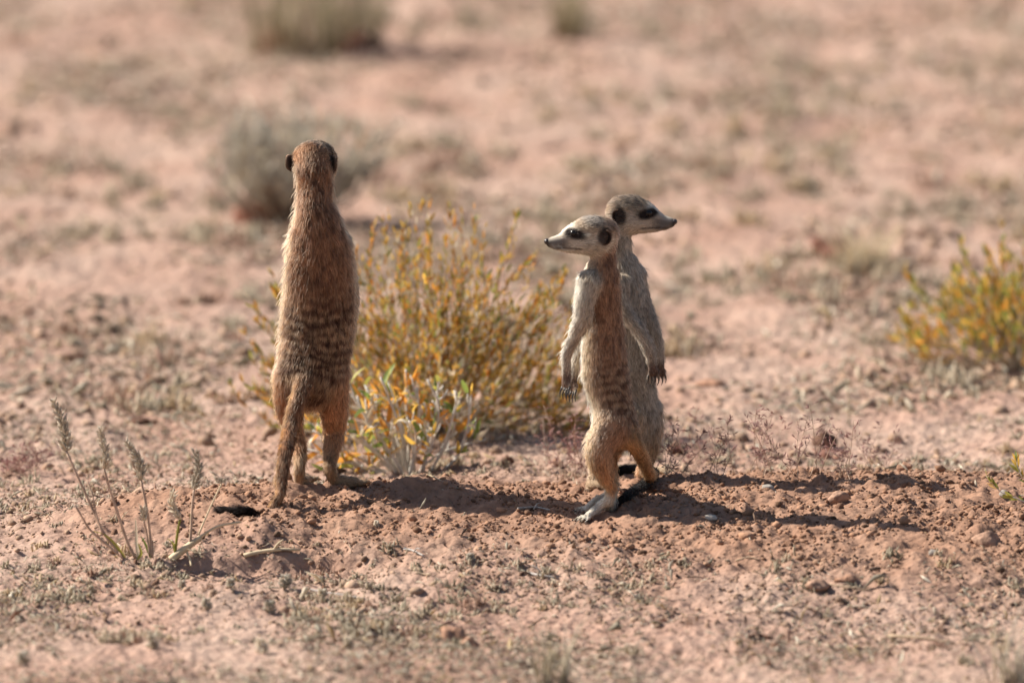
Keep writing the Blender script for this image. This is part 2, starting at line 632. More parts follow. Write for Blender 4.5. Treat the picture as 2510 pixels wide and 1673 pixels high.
def build_meerkat(spec):
    """spec: dict with chains (list of Chain), head frame, fur settings, colour settings"""
    chains = spec['chains']
    base = np.array(spec['base'])
    root = thing('meerkat', base, spec['label'], 'meerkat')
    v, f = skin_chains(chains)
    n = vert_normals(v, f)
    # nearest chain samples -> comb direction, arc, dorsal-ness, weights
    kinds = ['torso', 'head', 'arm', 'leg', 'tail', 'foot']
    W = {k: np.zeros(len(v)) for k in kinds}
    comb = np.zeros_like(v); arc = np.zeros(len(v)); dors = np.zeros(len(v)); wt = np.zeros(len(v)); frac = np.zeros(len(v))
    tailfrac = np.zeros(len(v)); limbfrac = np.zeros(len(v))
    for c in chains:
        best = np.full(len(v), 1e9); bi = np.zeros(len(v), int)
        st = max(1, len(c.p) // 60)
        for i in range(0, len(c.p), st):
            d = c.dist(i, v)
            m = d < best
            best[m] = d[m]; bi[m] = i
        w = np.exp(-np.clip(best, 0, 1) / 0.003) + 1e-9
        W[c.kind] = W[c.kind] + w
        wt += w
        comb += w[:, None] * c.t[bi] * c.combsign
        dd = (n * c.d[bi]).sum(1)
        dors += w * dd
        if c.kind == 'torso':
            arc = c.arc[bi]
        if c.kind == 'tail':
            tailfrac = c.arc[bi] / c.arc[-1]
        if c.kind in ('arm', 'leg'):
            limbfrac = np.where(w > 0.4, np.maximum(limbfrac, c.arc[bi] / c.arc[-1]), limbfrac)
    for k in kinds:
        W[k] /= wt
    dors /= wt
    comb -= (comb * n).sum(1)[:, None] * n
    comb /= np.linalg.norm(comb, axis=1)[:, None] + 1e-9
    O, F, U = spec['head']
    S = np.cross(F, U)
    hs = spec['headscale']

    def colour(p, at, off):
        """pelt colour at points p; at: dict of surface attributes; off: metres along the fur"""
        dors, arc = at['dors'], at['arc'] + off
        Wt = at['W']
        nzv = vnoise(p[:, 0] * 260 + p[:, 1] * 190, p[:, 2] * 200, 3)
        nzb = vnoise(p[:, 0] * 90 + p[:, 1] * 90, p[:, 2] * 60, 8)
        back = smooth(spec['back'][0], spec['back'][1], dors + (nzb - 0.5) * 0.35)
        c = mixc(np.tile(CREAM * spec['belly'], (len(p), 1)), np.tile(spec['flank'], (len(p), 1)), smooth(spec['fl'][0], spec['fl'][1], dors + (nzb - .5) * .3))
        c = mixc(c, np.tile(BROWN * spec['brown'], (len(p), 1)), back)
        lat = at['lat']
        ph = arc / spec['stripe'] + 0.42 * (vnoise(lat * 90 + 7, arc * 50, 12) - .5) * 2 + 0.35 * (nzv - .5)
        st = smooth(0.38, 0.62, 0.5 + 0.5 * np.sin(2 * math.pi * ph) + (vnoise(lat * 190, arc * 230, 15) - .5) * spec['broken'])
        zone = smooth(spec['szone'][0], spec['szone'][0] + 0.05, arc) * smooth(spec['szone'][1] + 0.02, spec['szone'][1] - 0.02, arc)
        amt = back * zone * smooth(spec.get('sd', 0.0), spec.get('sd', 0.0) + .45, dors + (nzb - .5) * .6)
        light = np.tile(TAN * spec['slight'], (len(p), 1))
        c = mixc(c, mixc(light, np.tile(DARK, (len(p), 1)), st), amt * spec['samt'])
        # upper back: dark flecks
        fl = smooth(0.45, 0.75, nzv)
        c = mixc(c, np.tile(DARK * 1.6, (len(p), 1)), back * (1 - zone) * fl * 0.55)
        # limbs
        legc = mixc(np.tile(TAN * 1.05, (len(p), 1)), np.tile(BROWN * 1.25, (len(p), 1)), smooth(-0.2, 0.6, dors))
        legc = mixc(legc, np.tile(RUST, (len(p), 1)), np.full(len(p), spec['rust']) * smooth(0.15, 0.5, at['limb']) * (1 - smooth(.85, 1, at['limb'])))
        legc = mixc(legc, np.tile(spec['footcol'], (len(p), 1)), smooth(0.62, 0.8, at['limb']))
        c = mixc(c, legc, np.clip(Wt['leg'] * 1.5 - .25, 0, 1))
        c = mixc(c, np.tile(spec['footcol'], (len(p), 1)), np.clip(Wt['foot'] * 1.3, 0, 1))
        armc = mixc(np.tile(CREAM * 0.80, (len(p), 1)), np.tile((CREAM + TAN) * .40, (len(p), 1)), smooth(-0.3, 0.5, dors + (nzb - .5) * .6))
        armc = mixc(armc, np.tile(DARK * 1.5, (len(p), 1)), smooth(0.86, 0.97, at['limb']) * .85)
        c = mixc(c, armc, np.clip(Wt['arm'] * 1.5 - .25, 0, 1))
        tf = at['tail']
        tc_ = mixc(np.tile(RUST * spec['tailcol'], (len(p), 1)), np.tile(BROWN * 0.9, (len(p), 1)), smooth(0.1, 0.9, dors) * spec['taildark'])
        fl2 = smooth(0.4, 0.7, nzv)
        tc_ = mixc(tc_, np.tile(DARK, (len(p), 1)), fl2 * 0.6 * spec['taildark'])
        tc_ = mixc(tc_, np.tile(BLACK, (len(p), 1)), smooth(spec['black'] - .05, spec['black'] + .03, tf))
        c = mixc(c, tc_, np.clip(Wt['tail'] * 1.6 - .3, 0, 1))
        # the face
        r = (p - O) / hs
        hf, hu, hsd = r @ F * 1000, r @ U * 1000, np.abs(r @ S * 1000)
        hc = mixc(np.tile(CREAM * 0.74, (len(p), 1)), np.tile(TAN * 0.84, (len(p), 1)), smooth(-4, 8, hu + (nzb - .5) * 6))
        hc = mixc(hc, np.tile(GREY * 0.50, (len(p), 1)), smooth(4, 12, hu) * smooth(24, 8, hf) * (0.35 + .65 * nzb))
        hc = mixc(hc, np.tile(BROWN * spec['brown'], (len(p), 1)), smooth(0, -14, hf) * smooth(-9, 2, hu) * spec['nape'])
        hc = mixc(hc, np.tile(CREAM * 1.1, (len(p), 1)), smooth(17, 24, hf) * smooth(1.5, 4.0, hu + (hf - 22) * .25))  # pale snout top, its cream raised to paint in sunlight along the ridge
        hc = mixc(hc, np.tile(GREY * 0.42, (len(p), 1)), smooth(21, 31, hf) * smooth(-1.0, -3.5, hu + (hf - 30) * .2) * smooth(-14.5, -11, hu) * .85)
        ex = (hf - 21.5); eu = hu - 2.0
        tilt = 0.22
        e1 = (ex * math.cos(tilt) - eu * -math.sin(tilt)) / 9.8; e2 = (eu * math.cos(tilt) - ex * math.sin(tilt)) / 4.9
        ed = np.sqrt(e1 ** 2 + e2 ** 2)
        hc = mixc(hc, np.tile(BLACK * 1.9, (len(p), 1)), smooth(1.38, 0.66, ed + (nzv - .5) * .22) * smooth(2.5, 5, hsd))
        er = np.sqrt(((hf + 5.0) / 6.5) ** 2 + ((hu + 1.5) / 8.5) ** 2)
        hc = mixc(hc, np.tile(BLACK * 2.5, (len(p), 1)), smooth(1.3, 0.7, er + (nzv - .5) * .3) * smooth(9, 13, hsd) * .92)
        mo = smooth(1.3, 0.5, np.abs(hu + 11.3 - 0.05 * (hf - 25))) * smooth(13, 17, hf) * smooth(40, 36, hf)
        hc = mixc(hc, np.tile(BLACK * 3, (len(p), 1)), mo * .7)
        hc = mixc(hc, np.tile(BLACK * 1.5, (len(p), 1)), smooth(40, 45, hf) * .8)
        c = mixc(c, hc, np.clip(Wt['head'] * 1.8 - .5, 0, 1))
        return np.clip(c * spec['tone'], 0.004, 0.9)
    Lr = spec['lat']
    lat = (v - base) @ Lr
    at = dict(dors=dors, arc=arc, lat=lat, tail=tailfrac, limb=limbfrac, W=W)
    cols = colour(v, at, np.zeros(len(v))) * 0.7
    obj('body', mesh_from('meerkat_body', v - base, f, SKINMAT, True, cols), root)
    # ---------------- fur
    tri = np.vstack([f[:, [0, 1, 2]], f[:, [0, 2, 3]]])
    ar = 0.5 * np.linalg.norm(np.cross(v[tri[:, 1]] - v[tri[:, 0]], v[tri[:, 2]] - v[tri[:, 0]]), axis=1)
    rf = (v - O) @ F * 1000 / hs
    ln = (W['torso'] * spec['len'][0] + W['head'] * 0.0042 + W['arm'] * 0.0045 + W['leg'] * spec['len'][1]
          + W['tail'] * spec['len'][2] + W['foot'] * 0.0026)
    ln = np.where((W['head'] > .6) & (rf > 14), np.interp(rf, [14, 40], [0.0034, 0.0012]), ln)
    ln = ln * (1 - 0.45 * smooth(.7, .95, limbfrac) * (W['arm'] + W['leg']))
    N = spec['hairs']
    pick = rng.choice(len(tri), N, p=ar / ar.sum())
    u1 = np.sqrt(rng.random(N)); u2 = rng.random(N)
    bw = np.stack([1 - u1, u1 * (1 - u2), u1 * u2], 1)
    ip = lambda A: (A[tri[pick]] * (bw[..., None] if A.ndim == 2 else bw)).sum(1)
    pos, nn, cb, L = ip(v), ip(n), ip(comb), ip(ln)
    nn /= np.linalg.norm(nn, axis=1)[:, None]; cb /= np.linalg.norm(cb, axis=1)[:, None] + 1e-9
    hat = dict(dors=ip(dors), arc=ip(arc), lat=ip(lat), tail=ip(tailfrac), limb=ip(limbfrac), W={k: ip(W[k]) for k in kinds})
    L = L * rng.uniform(0.65, 1.25, N)
    long = rng.random(N) < 0.05
    L = np.where(long & (hat['W']['head'] < .4), L * 1.55, L)
    # neighbouring hairs clump a little
    cl = np.stack([vnoise(pos[:, 0] * 330 + pos[:, 1] * 270 + 9 * k, pos[:, 2] * 260, 20 + k) - .5 for k in range(3)], 1)
    lift = spec['lift'] * rng.uniform(0.5, 1.5, N) * np.where(long, 2.4, 1.0)
    d = cb + nn * lift[:, None] + cl * (0.75 - 0.4 * hat['W']['tail'])[:, None] + rng.normal(0, 0.16, (N, 3))
    d /= np.linalg.norm(d, axis=1)[:, None]
    M = 4
    pts = np.zeros((N, M, 3)); cc = np.ones((N, M, 4), dtype=np.float32)
    ax_c = (pos * cb).sum(1); sd_ = np.cross(nn, cb); ax_s = (pos * sd_).sum(1)
    fine_ = 1 + 0.1 * hat['W']['head']
    stk = vnoise(ax_s * 700 + 5, pos[:, 2] * 190 + pos[:, 0] * 60, 33) - .5
    stk2 = vnoise(pos[:, 0] * 380 + pos[:, 1] * 250, pos[:, 2] * 130, 35) - .5
    br = rng.uniform(0.72, 1.28, N) * (1 + (0.75 * stk + 0.55 * stk2) * fine_)
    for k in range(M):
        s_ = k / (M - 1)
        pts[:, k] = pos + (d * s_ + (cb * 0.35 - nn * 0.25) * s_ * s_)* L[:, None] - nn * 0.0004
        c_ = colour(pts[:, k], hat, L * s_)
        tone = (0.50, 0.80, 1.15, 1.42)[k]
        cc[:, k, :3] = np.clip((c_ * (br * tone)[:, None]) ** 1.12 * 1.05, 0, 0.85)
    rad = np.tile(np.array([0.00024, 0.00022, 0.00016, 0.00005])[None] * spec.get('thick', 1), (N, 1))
    # whiskers
    WN = 14
    wp = np.zeros((WN, M, 3)); wc = np.full((WN, M, 4), 0.12, dtype=np.float32)
    for i in range(WN):
        sd = 1 if i % 2 else -1
        o = O + hs * 0.001 * (F * rng.uniform(32, 40) + U * rng.uniform(-10, -7) + S * sd * 5)
        dr = S * sd * rng.uniform(.6, 1) + F * rng.uniform(-.2, .3) + U * rng.uniform(-.4, .1)
        for k in range(M):
            wp[i, k] = o + dr * 0.016 * k / 3 - F * 0.004 * (k / 3) ** 2
    pts = np.concatenate([pts, wp]); cc = np.concatenate([cc, wc])
    rad = np.concatenate([rad, np.tile(np.array([[0.00008, 0.00007, 0.00005, 0.00003]]), (WN, 1))])
    hc = bpy.data.hair_curves.new('fur')
    hc.add_curves([M] * len(pts))
    hc.attributes['position'].data.foreach_set('vector', (pts - base).astype(np.float32).ravel())
    if 'radius' not in hc.attributes:
        hc.attributes.new('radius', 'FLOAT', 'POINT')
    hc.attributes['radius'].data.foreach_set('value', rad.astype(np.float32).ravel())
    hc.attributes.new('col', 'FLOAT_COLOR', 'POINT').data.foreach_set('color', cc.ravel())
    tilt = nn[:, None] * 1.0 - (d[:, None] * 0.12) + rng.normal(0, .12, (N, 1, 3))
    tilt = tilt / np.linalg.norm(tilt, axis=2)[..., None]
    nr_ = np.concatenate([np.broadcast_to(tilt, (N, M, 3)), np.tile(np.array([[[0, 0, 1.0]]]), (WN, M, 1))])
    hc.attributes.new('pelt_normal', 'FLOAT_VECTOR', 'POINT').data.foreach_set('vector', nr_.astype(np.float32).ravel())
    hc.materials.append(FURMAT)
    obj('fur', hc, root, kind='stuff')
    # ---------------- eyes, nose, ears
    hp = lambda a, b, c: O + hs * 0.001 * (F * a + U * b + S * c)

    def ball(center, rf_, ru, rs, mat, name, seg=12, ring=8):
        vs = []; fs = []
        for i in range(ring + 1):
            th = math.pi * i / ring
            for j in range(seg):
                ph = 2 * math.pi * j / seg
                vs.append(center + hs * 0.001 * (F * rf_ * math.cos(th) + U * ru * math.sin(th) * math.cos(ph) + S * rs * math.sin(th) * math.sin(ph)) - base)
        for i in range(ring):
            for j in range(seg):
                fs.append((i * seg + j, i * seg + (j + 1) % seg, (i + 1) * seg + (j + 1) % seg, (i + 1) * seg + j))
        obj(name, mesh_from(name, vs, fs, mat), root)
    for sd in (-1, 1):
        ball(hp(21.5, 2.4, sd * 8.9), 3.6, 3.2, 3.1, EYEMAT, 'eye')
        # ear: a low cupped flap, open to the side
        vs = []; fs = []; ec = []
        nr, ns = 6, 18
        for lay in (0, 1):
            for i in range(nr + 1):
                r_ = i / nr
                for j in range(ns):
                    an = 2 * math.pi * j / ns
                    ff = 4.7 * r_ * math.cos(an) * (1.0 if math.cos(an) < 0 else 0.8)
                    uu = 6.9 * r_ * math.sin(an)
                    bk = smooth(0.3, -0.9, math.cos(an) - .35 * math.sin(an))
                    flare = ((3.2 + spec.get('earout', 0)) * smooth(0.2, 1.0, r_) * (0.12 + 0.88 * bk)) - 1.6 * (1 - r_)
                    ss = 14.5 + flare - lay * (1.3 + 1.2 * (1 - r_))
                    q = hp(-6.0 + ff - 0.25 * uu * 0.4, -1.5 + uu, sd * ss)
                    vs.append(q - base)
                    rim = smooth(.74, 1.0, r_) * (0.25 + .75 * smooth(-.2, .9, math.cos(an) * .6 + math.sin(an) * .8))  # paler ear edge, with rim light painted in at the front top
                    ridge = smooth(.16, .05, abs(r_ * math.cos(an) - .25 - .2 * r_ * math.sin(an))) * smooth(.8, .4, r_) * .3
                    ec.append(np.array([.016, .011, .009]) * (1 - rim) + np.array([.30, .20, .14]) * max(rim, 0) + ridge * np.array([.08, .055, .045]))
        for lay in (0, 1):
            o_ = lay * (nr + 1) * ns
            for i in range(nr):
                for j in range(ns):
                    q = (o_ + i * ns + j, o_ + i * ns + (j + 1) % ns, o_ + (i + 1) * ns + (j + 1) % ns, o_ + (i + 1) * ns + j)
                    fs.append(q if (lay == 0) == (sd > 0) else q[::-1])
        o2 = (nr + 1) * ns
        for j in range(ns):
            q = (nr * ns + j, nr * ns + (j + 1) % ns, o2 + nr * ns + (j + 1) % ns, o2 + nr * ns + j)
            fs.append(q if sd > 0 else q[::-1])
        obj('ear', mesh_from('ear', vs, fs, EARMAT, True, np.array(ec)), root)
    ball(hp(44.6, -5.4, 0), 2.6, 2.7, 3.3, NOSEMAT, 'nose')
    # ---------------- claws
    for (a, b_, r_) in spec['claws']:
        a = np.asarray(a) - base; b_ = np.asarray(b_) - base
        mid = (a + b_) / 2 + np.array([0, 0, 0.0012]) if r_ < 0.0009 else (a + b_) / 2 + spec['clawbend']
        path = catmull([a, mid, b_], 6)
        m = MB(); m.tube(path, np.linspace(r_, r_ * 0.2, 6), 6)
        obj('claw', m.mesh('claw', CLAWMAT), root)
    return root


def head_chains(O, F, U, hs):
    """skull, cheeks, muzzle and jaw of a meerkat (millimetres in the head's own frame)"""
    S = np.cross(F, U)
    g = lambda f_, u_: O + hs * 0.001 * (F * f_ + U * u_)
    m = hs * 0.001
    out = []

    def ch(rows, dorsal=U):
        c = Chain('head', [g(r[0], r[1]) for r in rows], [r[3] * m for r in rows], [r[2] * m for r in rows], dorsal, along=0.95)
        c.blend = 0.006; c.combsign = -1
        out.append(c)
    ch([(-3, 0.6, 14.6, 16.0), (4, 1.2, 14.8, 16.2), (12, 1.0, 12.8, 14.2), (19, 0.0, 10.2, 11.2), (25, -2.2, 8.2, 8.6), (32, -5.0, 6.0, 6.2),
        (37, -6.0, 5.5, 5.5), (41.4, -6.6, 4.6, 4.7)])
    ch([(1, -6.5, 9.5, 14.5), (9, -7, 8.6, 14.2), (16, -7.5, 7.0, 11)])
    ch([(6, -10.5, 6.2, 10), (18, -11.6, 4.6, 7.2), (27, -11.6, 3.8, 5.2), (35.0, -10.4, 2.9, 3.8)])
    return out


def limb(kind, pts, r, dorsal, blend=0.007, flat=1.0):
    c = Chain(kind, pts, np.asarray(r) * flat, r, dorsal)
    c.blend = blend; c.combsign = 1
    return c


def digits(chains, claws, wrist, direction, side, up, length, r, spread, claw_len, claw_r, kind='foot', n=4, lens=(0.85, 1.0, 1.0, 0.8), droop=0.25):
    """toes or fingers fanning out of a paw, each ending in a claw"""
    direction = direction / np.linalg.norm(direction); side = side / np.linalg.norm(side)
    for i in range(n):
        k = (i - (n - 1) / 2) / ((n - 1) / 2)
        d = direction + side * spread * k
        d /= np.linalg.norm(d)
        a = wrist + side * k * r * 2.6
        l_ = length * lens[i]
        pts = [a, a + d * l_ * 0.55 + up * r * 0.5, a + d * l_ - up * r * droop]
        c = limb(kind, pts, [r * 1.05, r, r * 0.8], up, blend=0.0016)
        chains.append(c)
        cd_ = d - up * droop * 1.2
        cd_ /= np.linalg.norm(cd_)
        claws.append((pts[-1], pts[-1] + cd_ * claw_len, claw_r))


ZV = np.array([0, 0, 1.0])


def rot_head(yaw_dir, pitch_deg, roll=0):
    f = np.array([yaw_dir[0], yaw_dir[1], 0.0]); f /= np.linalg.norm(f)
    p = math.radians(pitch_deg)
    F = f * math.cos(p) + ZV * math.sin(p)
    U = ZV * math.cos(p) - f * math.sin(p)
    S = np.cross(F, U)
    r_ = math.radians(roll)
    U2 = U * math.cos(r_) + S * math.sin(r_)
    return F, U2


# ---------- the big one, seen from behind
def meerkat_a():
    g = hit(720 * K, 1127 * K); yA = g[1]
    back = np.array([0.10, -1, 0]); back /= np.linalg.norm(back)
    fwd = -back
    v = lambda u, w, dy: V(u, w, yA + dy)
    s = K * PX
    torso = Chain('torso', [v(721, 392, .004), v(722, 430, .002), v(722, 468, -.002), v(727, 505, -.004), v(731, 560, -.002), v(732, 620, .002), v(731, 700, .008),
                            v(727, 770, .012), v(719, 830, .010), v(714, 870, .004), v(712, 893, .000)],
                  np.array([42, 37, 38, 49, 64, 73, 79, 80, 77, 71, 54]) * s,
                  np.array([44, 46, 48, 58, 70, 78, 86, 92, 88, 76, 52]) * s, back)
    torso.blend = 0.010; torso.combsign = 1
    hO = v(722, 372, .014)
    F, U = rot_head((0.22, 1), -6, 0)
    hs = 1.17
    ch = [torso] + head_chains(hO, F, U, hs)
    claws = []
    gl = lambda u, w, dz: hv(u, w, False) + np.array([0, 0, dz])
    # right leg
    ftR = gl(790, 1122, .0055); yR = ftR[1]
    ch.append(limb('leg', [v(752, 868, .004), v(765, 930, .012), v(767, 985, .024), v(762, 1035, .010), v(757, 1068, -.004), v(767, 1098, .002), ftR],
                   np.array([46, 32, 24, 16.5, 13, 13, 12]) * s, back))
    ftL = gl(693, 1124, .0055)
    ch.append(limb('leg', [v(676, 868, .004), v(663, 925, .012), v(674, 985, .024), v(687, 1040, .008), v(688, 1072, -.004), v(689, 1100, .002), ftL],
                   np.array([44, 30, 21, 14, 11.5, 11.5, 11]) * s, back))
    for ft, fd in ((ftR, np.array([0.55, 0.83, 0])), (ftL, np.array([0.22, 0.97, 0]))):
        fd = fd / np.linalg.norm(fd)
        e = ft + fd * 0.020; e[2] = gz(e[0], e[1]) + 0.0042
        ch.append(limb('foot', [ft, (ft + e) / 2 + ZV * .001, e], [.0052, .0048, .0042], ZV, 0.004, 1.2))
        digits(ch, claws, e, fd, np.cross(fd, ZV), ZV, 0.013, 0.0021, 0.28, 0.006, 0.0009)
    # arms, folded down the front
    ch.append(limb('arm', [v(772, 560, .014), v(788, 630, .028), v(797, 710, .036), v(788, 775, .050), v(775, 800, .056)], np.array([34, 30, 25, 19, 14]) * s, back))
    ch.append(limb('arm', [v(692, 560, .018), v(688, 640, .040), v(688, 720, .050), v(690, 780, .056), v(700, 800, .058)], np.array([34, 28, 23, 18, 14]) * s, back))
    for c_ in (ch[-2], ch[-1]):
        digits(ch, claws, c_.p[-1], c_.t[-1] - ZV * .6, np.array([1, 0, 0.0]), fwd, 0.008, 0.0018, .2, .008, .001, 'arm')
    # tail: down to the ground, then lying to the side with its black tip
    t0 = gl(638, 1168, .004); t1 = gl(606, 1176, -.004); t2 = gl(572, 1186, .0045); t3 = gl(535, 1185, .0045); t4 = gl(503, 1180, .004)
    ch.append(limb('tail', [v(704, 872, -.020), v(684, 925, -.036), v(668, 985, -.044), v(655, 1045, t0[1] * .5 + yA * .5 - .03 - yA), v(646, 1105, t0[1] - yA + .012),
                            t0 + np.array([.001, 0, .006]), t1, t2, t3, t4],
                   np.array([23, 19, 17, 14.5, 12, 9.5, 9, 9, 8.5, 6]) * s, back, 0.006))
    build_meerkat(dict(chains=ch, base=np.array([g[0], g[1], gz(g[0], g[1])]), head=(hO, F, U), headscale=hs, claws=claws, clawbend=fwd * .001,
                       label='largest meerkat standing upright with its back turned, striped back and long tail', lat=np.array([1.0, 0, 0]),
                       back=(-0.05, 0.50), flank=CREAM * .3 + TAN * .72, fl=(-.6, -.1), slight=.74, tone=np.array([1.04, .97, .91]), belly=1.05, brown=0.88, broken=1.15, stripe=0.0093, szone=(0.085, 0.215), samt=0.9, rust=0.15, footcol=TAN * .75,
                       tailcol=0.6, taildark=0.95, black=0.80, nape=0.9, len=(.0068, .0056, .0048), hairs=135000, thick=.9, lift=0.42, earout=2.4))


# ---------- the young one in front, looking left
def meerkat_b():
    g = hit(1497, 1262); yB = g[1]
    fwd = np.array([-0.80, 0.60, 0]); back = -fwd
    p = lambda x, y, dy: P(x, y, yB + dy)
    s = PX
    torso = Chain('torso', [p(1480, 575, .002), p(1479, 605, .000), p(1477, 640, -.001), p(1473, 680, .0), p(1475, 740, .002), p(1478, 800, .003), p(1479, 860, .004),
                            p(1484, 920, .004), p(1497, 980, .002), p(1506, 1035, .0), p(1511, 1068, .0)],
                  np.array([30, 28, 29, 39, 43, 44, 49, 51, 48, 49, 42]) * s,
                  np.array([32, 30, 31, 41, 44, 46, 52, 54, 50, 50, 42]) * s, back)
    torso.blend = 0.008; torso.combsign = 1
    hO = p(1464, 573, -.003)
    F, U = rot_head((-1, -0.10), -1, 0)
    hs = 1.0
    ch = [torso] + head_chains(hO, F, U, hs)
    claws = []
    hit_ = lambda x, y, dz: hit(x, y) + np.array([0, 0, dz])
    heel = hit_(1497, 1256, .006)
    toe = hit_(1437, 1279, .004)
    ch.append(limb('leg', [p(1500, 1045, -.008), p(1474, 1088, -.016), p(1471, 1125, -.018), p(1485, 1165, -.014), p(1499, 1200, -.008), p(1494, 1228, -.008 + (heel[1] - yB) * .5), heel],
                   np.array([43, 35, 30, 21, 13.5, 11.5, 11]) * s, back))
    ch.append(limb('foot', [p(1495, 1225, -.006), (heel + toe) / 2 + ZV * .004, toe], [.0044, .0036, .0029], ZV, .004, 1.15))
    fd = toe - heel; fd[2] = 0; fd /= np.linalg.norm(fd)
    digits(ch, claws, toe, fd + np.array([0, 0, -.12]), np.cross(fd, ZV), ZV, .012, .00145, .30, .005, .0007)
    heel2 = hit_(1490, 1236, .006); toe2 = hit_(1437, 1257, .004)
    ch.append(limb('leg', [p(1518, 1045, .016), p(1486, 1092, .026), p(1483, 1130, .03), p(1492, 1170, .03), p(1499, 1200, heel2[1] - yB + .004), heel2],
                   np.array([44, 34, 28, 20, 15, 12]) * s, back))
    ch.append(limb('foot', [heel2, (heel2 + toe2) / 2 + ZV * .003, toe2], [.0040, .0034, .0028], ZV, .004, 1.15))
    fd2 = toe2 - heel2; fd2[2] = 0; fd2 /= np.linalg.norm(fd2)
    digits(ch, claws, toe2, fd2 + np.array([0, 0, -.1]), np.cross(fd2, ZV), ZV, .011, .00145, .30, .005, .0007)
    # near arm
    arm1 = limb('arm', [p(1446, 688, -.014), p(1434, 735, -.019), p(1428, 780, -.020), p(1407, 825, -.019), p(1390, 868, -.017), p(1388, 905, -.015), p(1389, 932, -.014)],
                np.array([28, 24, 21, 15.5, 12, 11, 10.5]) * s, back, .006)
    arm2 = limb('arm', [p(1450, 690, .016), p(1436, 740, .022), p(1432, 800, .024), p(1424, 845, .022), p(1411, 890, .018), p(1407, 920, .016), p(1405, 940, .015)],
                np.array([26, 22, 18, 13, 11, 10.5, 9.5]) * s, back, .006)
    ch += [arm1, arm2]
    for a_ in (arm1, arm2):
        digits(ch, claws, a_.p[-1], np.array([0.0, -.15, -1]), np.array([0.55, -.8, 0]), np.array([-.8, -.5, 0]), .0065, .0017, .18, .0105, .0011, 'arm', droop=-.15)
    t0 = hit_(1603, 1190, .009); t1 = hit_(1580, 1212, .009); t2 = hit_(1540, 1236, .0085); t3 = hit_(1494, 1261, .006)
    ch.append(limb('tail', [p(1532, 1050, -.004), p(1558, 1092, -.006), p(1578, 1130, (t0[1] - yB) * .3 - .006), p(1594, 1166, (t0[1] - yB) * .7), t0 + ZV * .003, t1, t2, t3],
                   np.array([26, 19, 15.5, 13, 12, 12.5, 11, 5]) * s, back, .006))
    build_meerkat(dict(chains=ch, base=np.array([g[0], g[1], gz(g[0], g[1])]), head=(hO, F, U), headscale=hs, claws=claws, clawbend=np.array([-.0012, 0, 0]),
                       label='front young meerkat on the mound, reddish stripes on its half turned back', lat=np.array([0.6, .8, 0]),
                       back=(-0.45, 0.62), flank=TAN * .78 + CREAM * .22, fl=(-.92, -.35), slight=.80, tone=1.06, belly=1.08, brown=0.95, broken=1.7, stripe=0.0088, szone=(0.09, 0.18), samt=0.62, sd=-.35, rust=0.4, footcol=CREAM * .95,
                       tailcol=0.95, taildark=0.25, black=0.47, nape=0.55, len=(.0052, .0050, .0040), hairs=95000, lift=0.34, thick=.9))


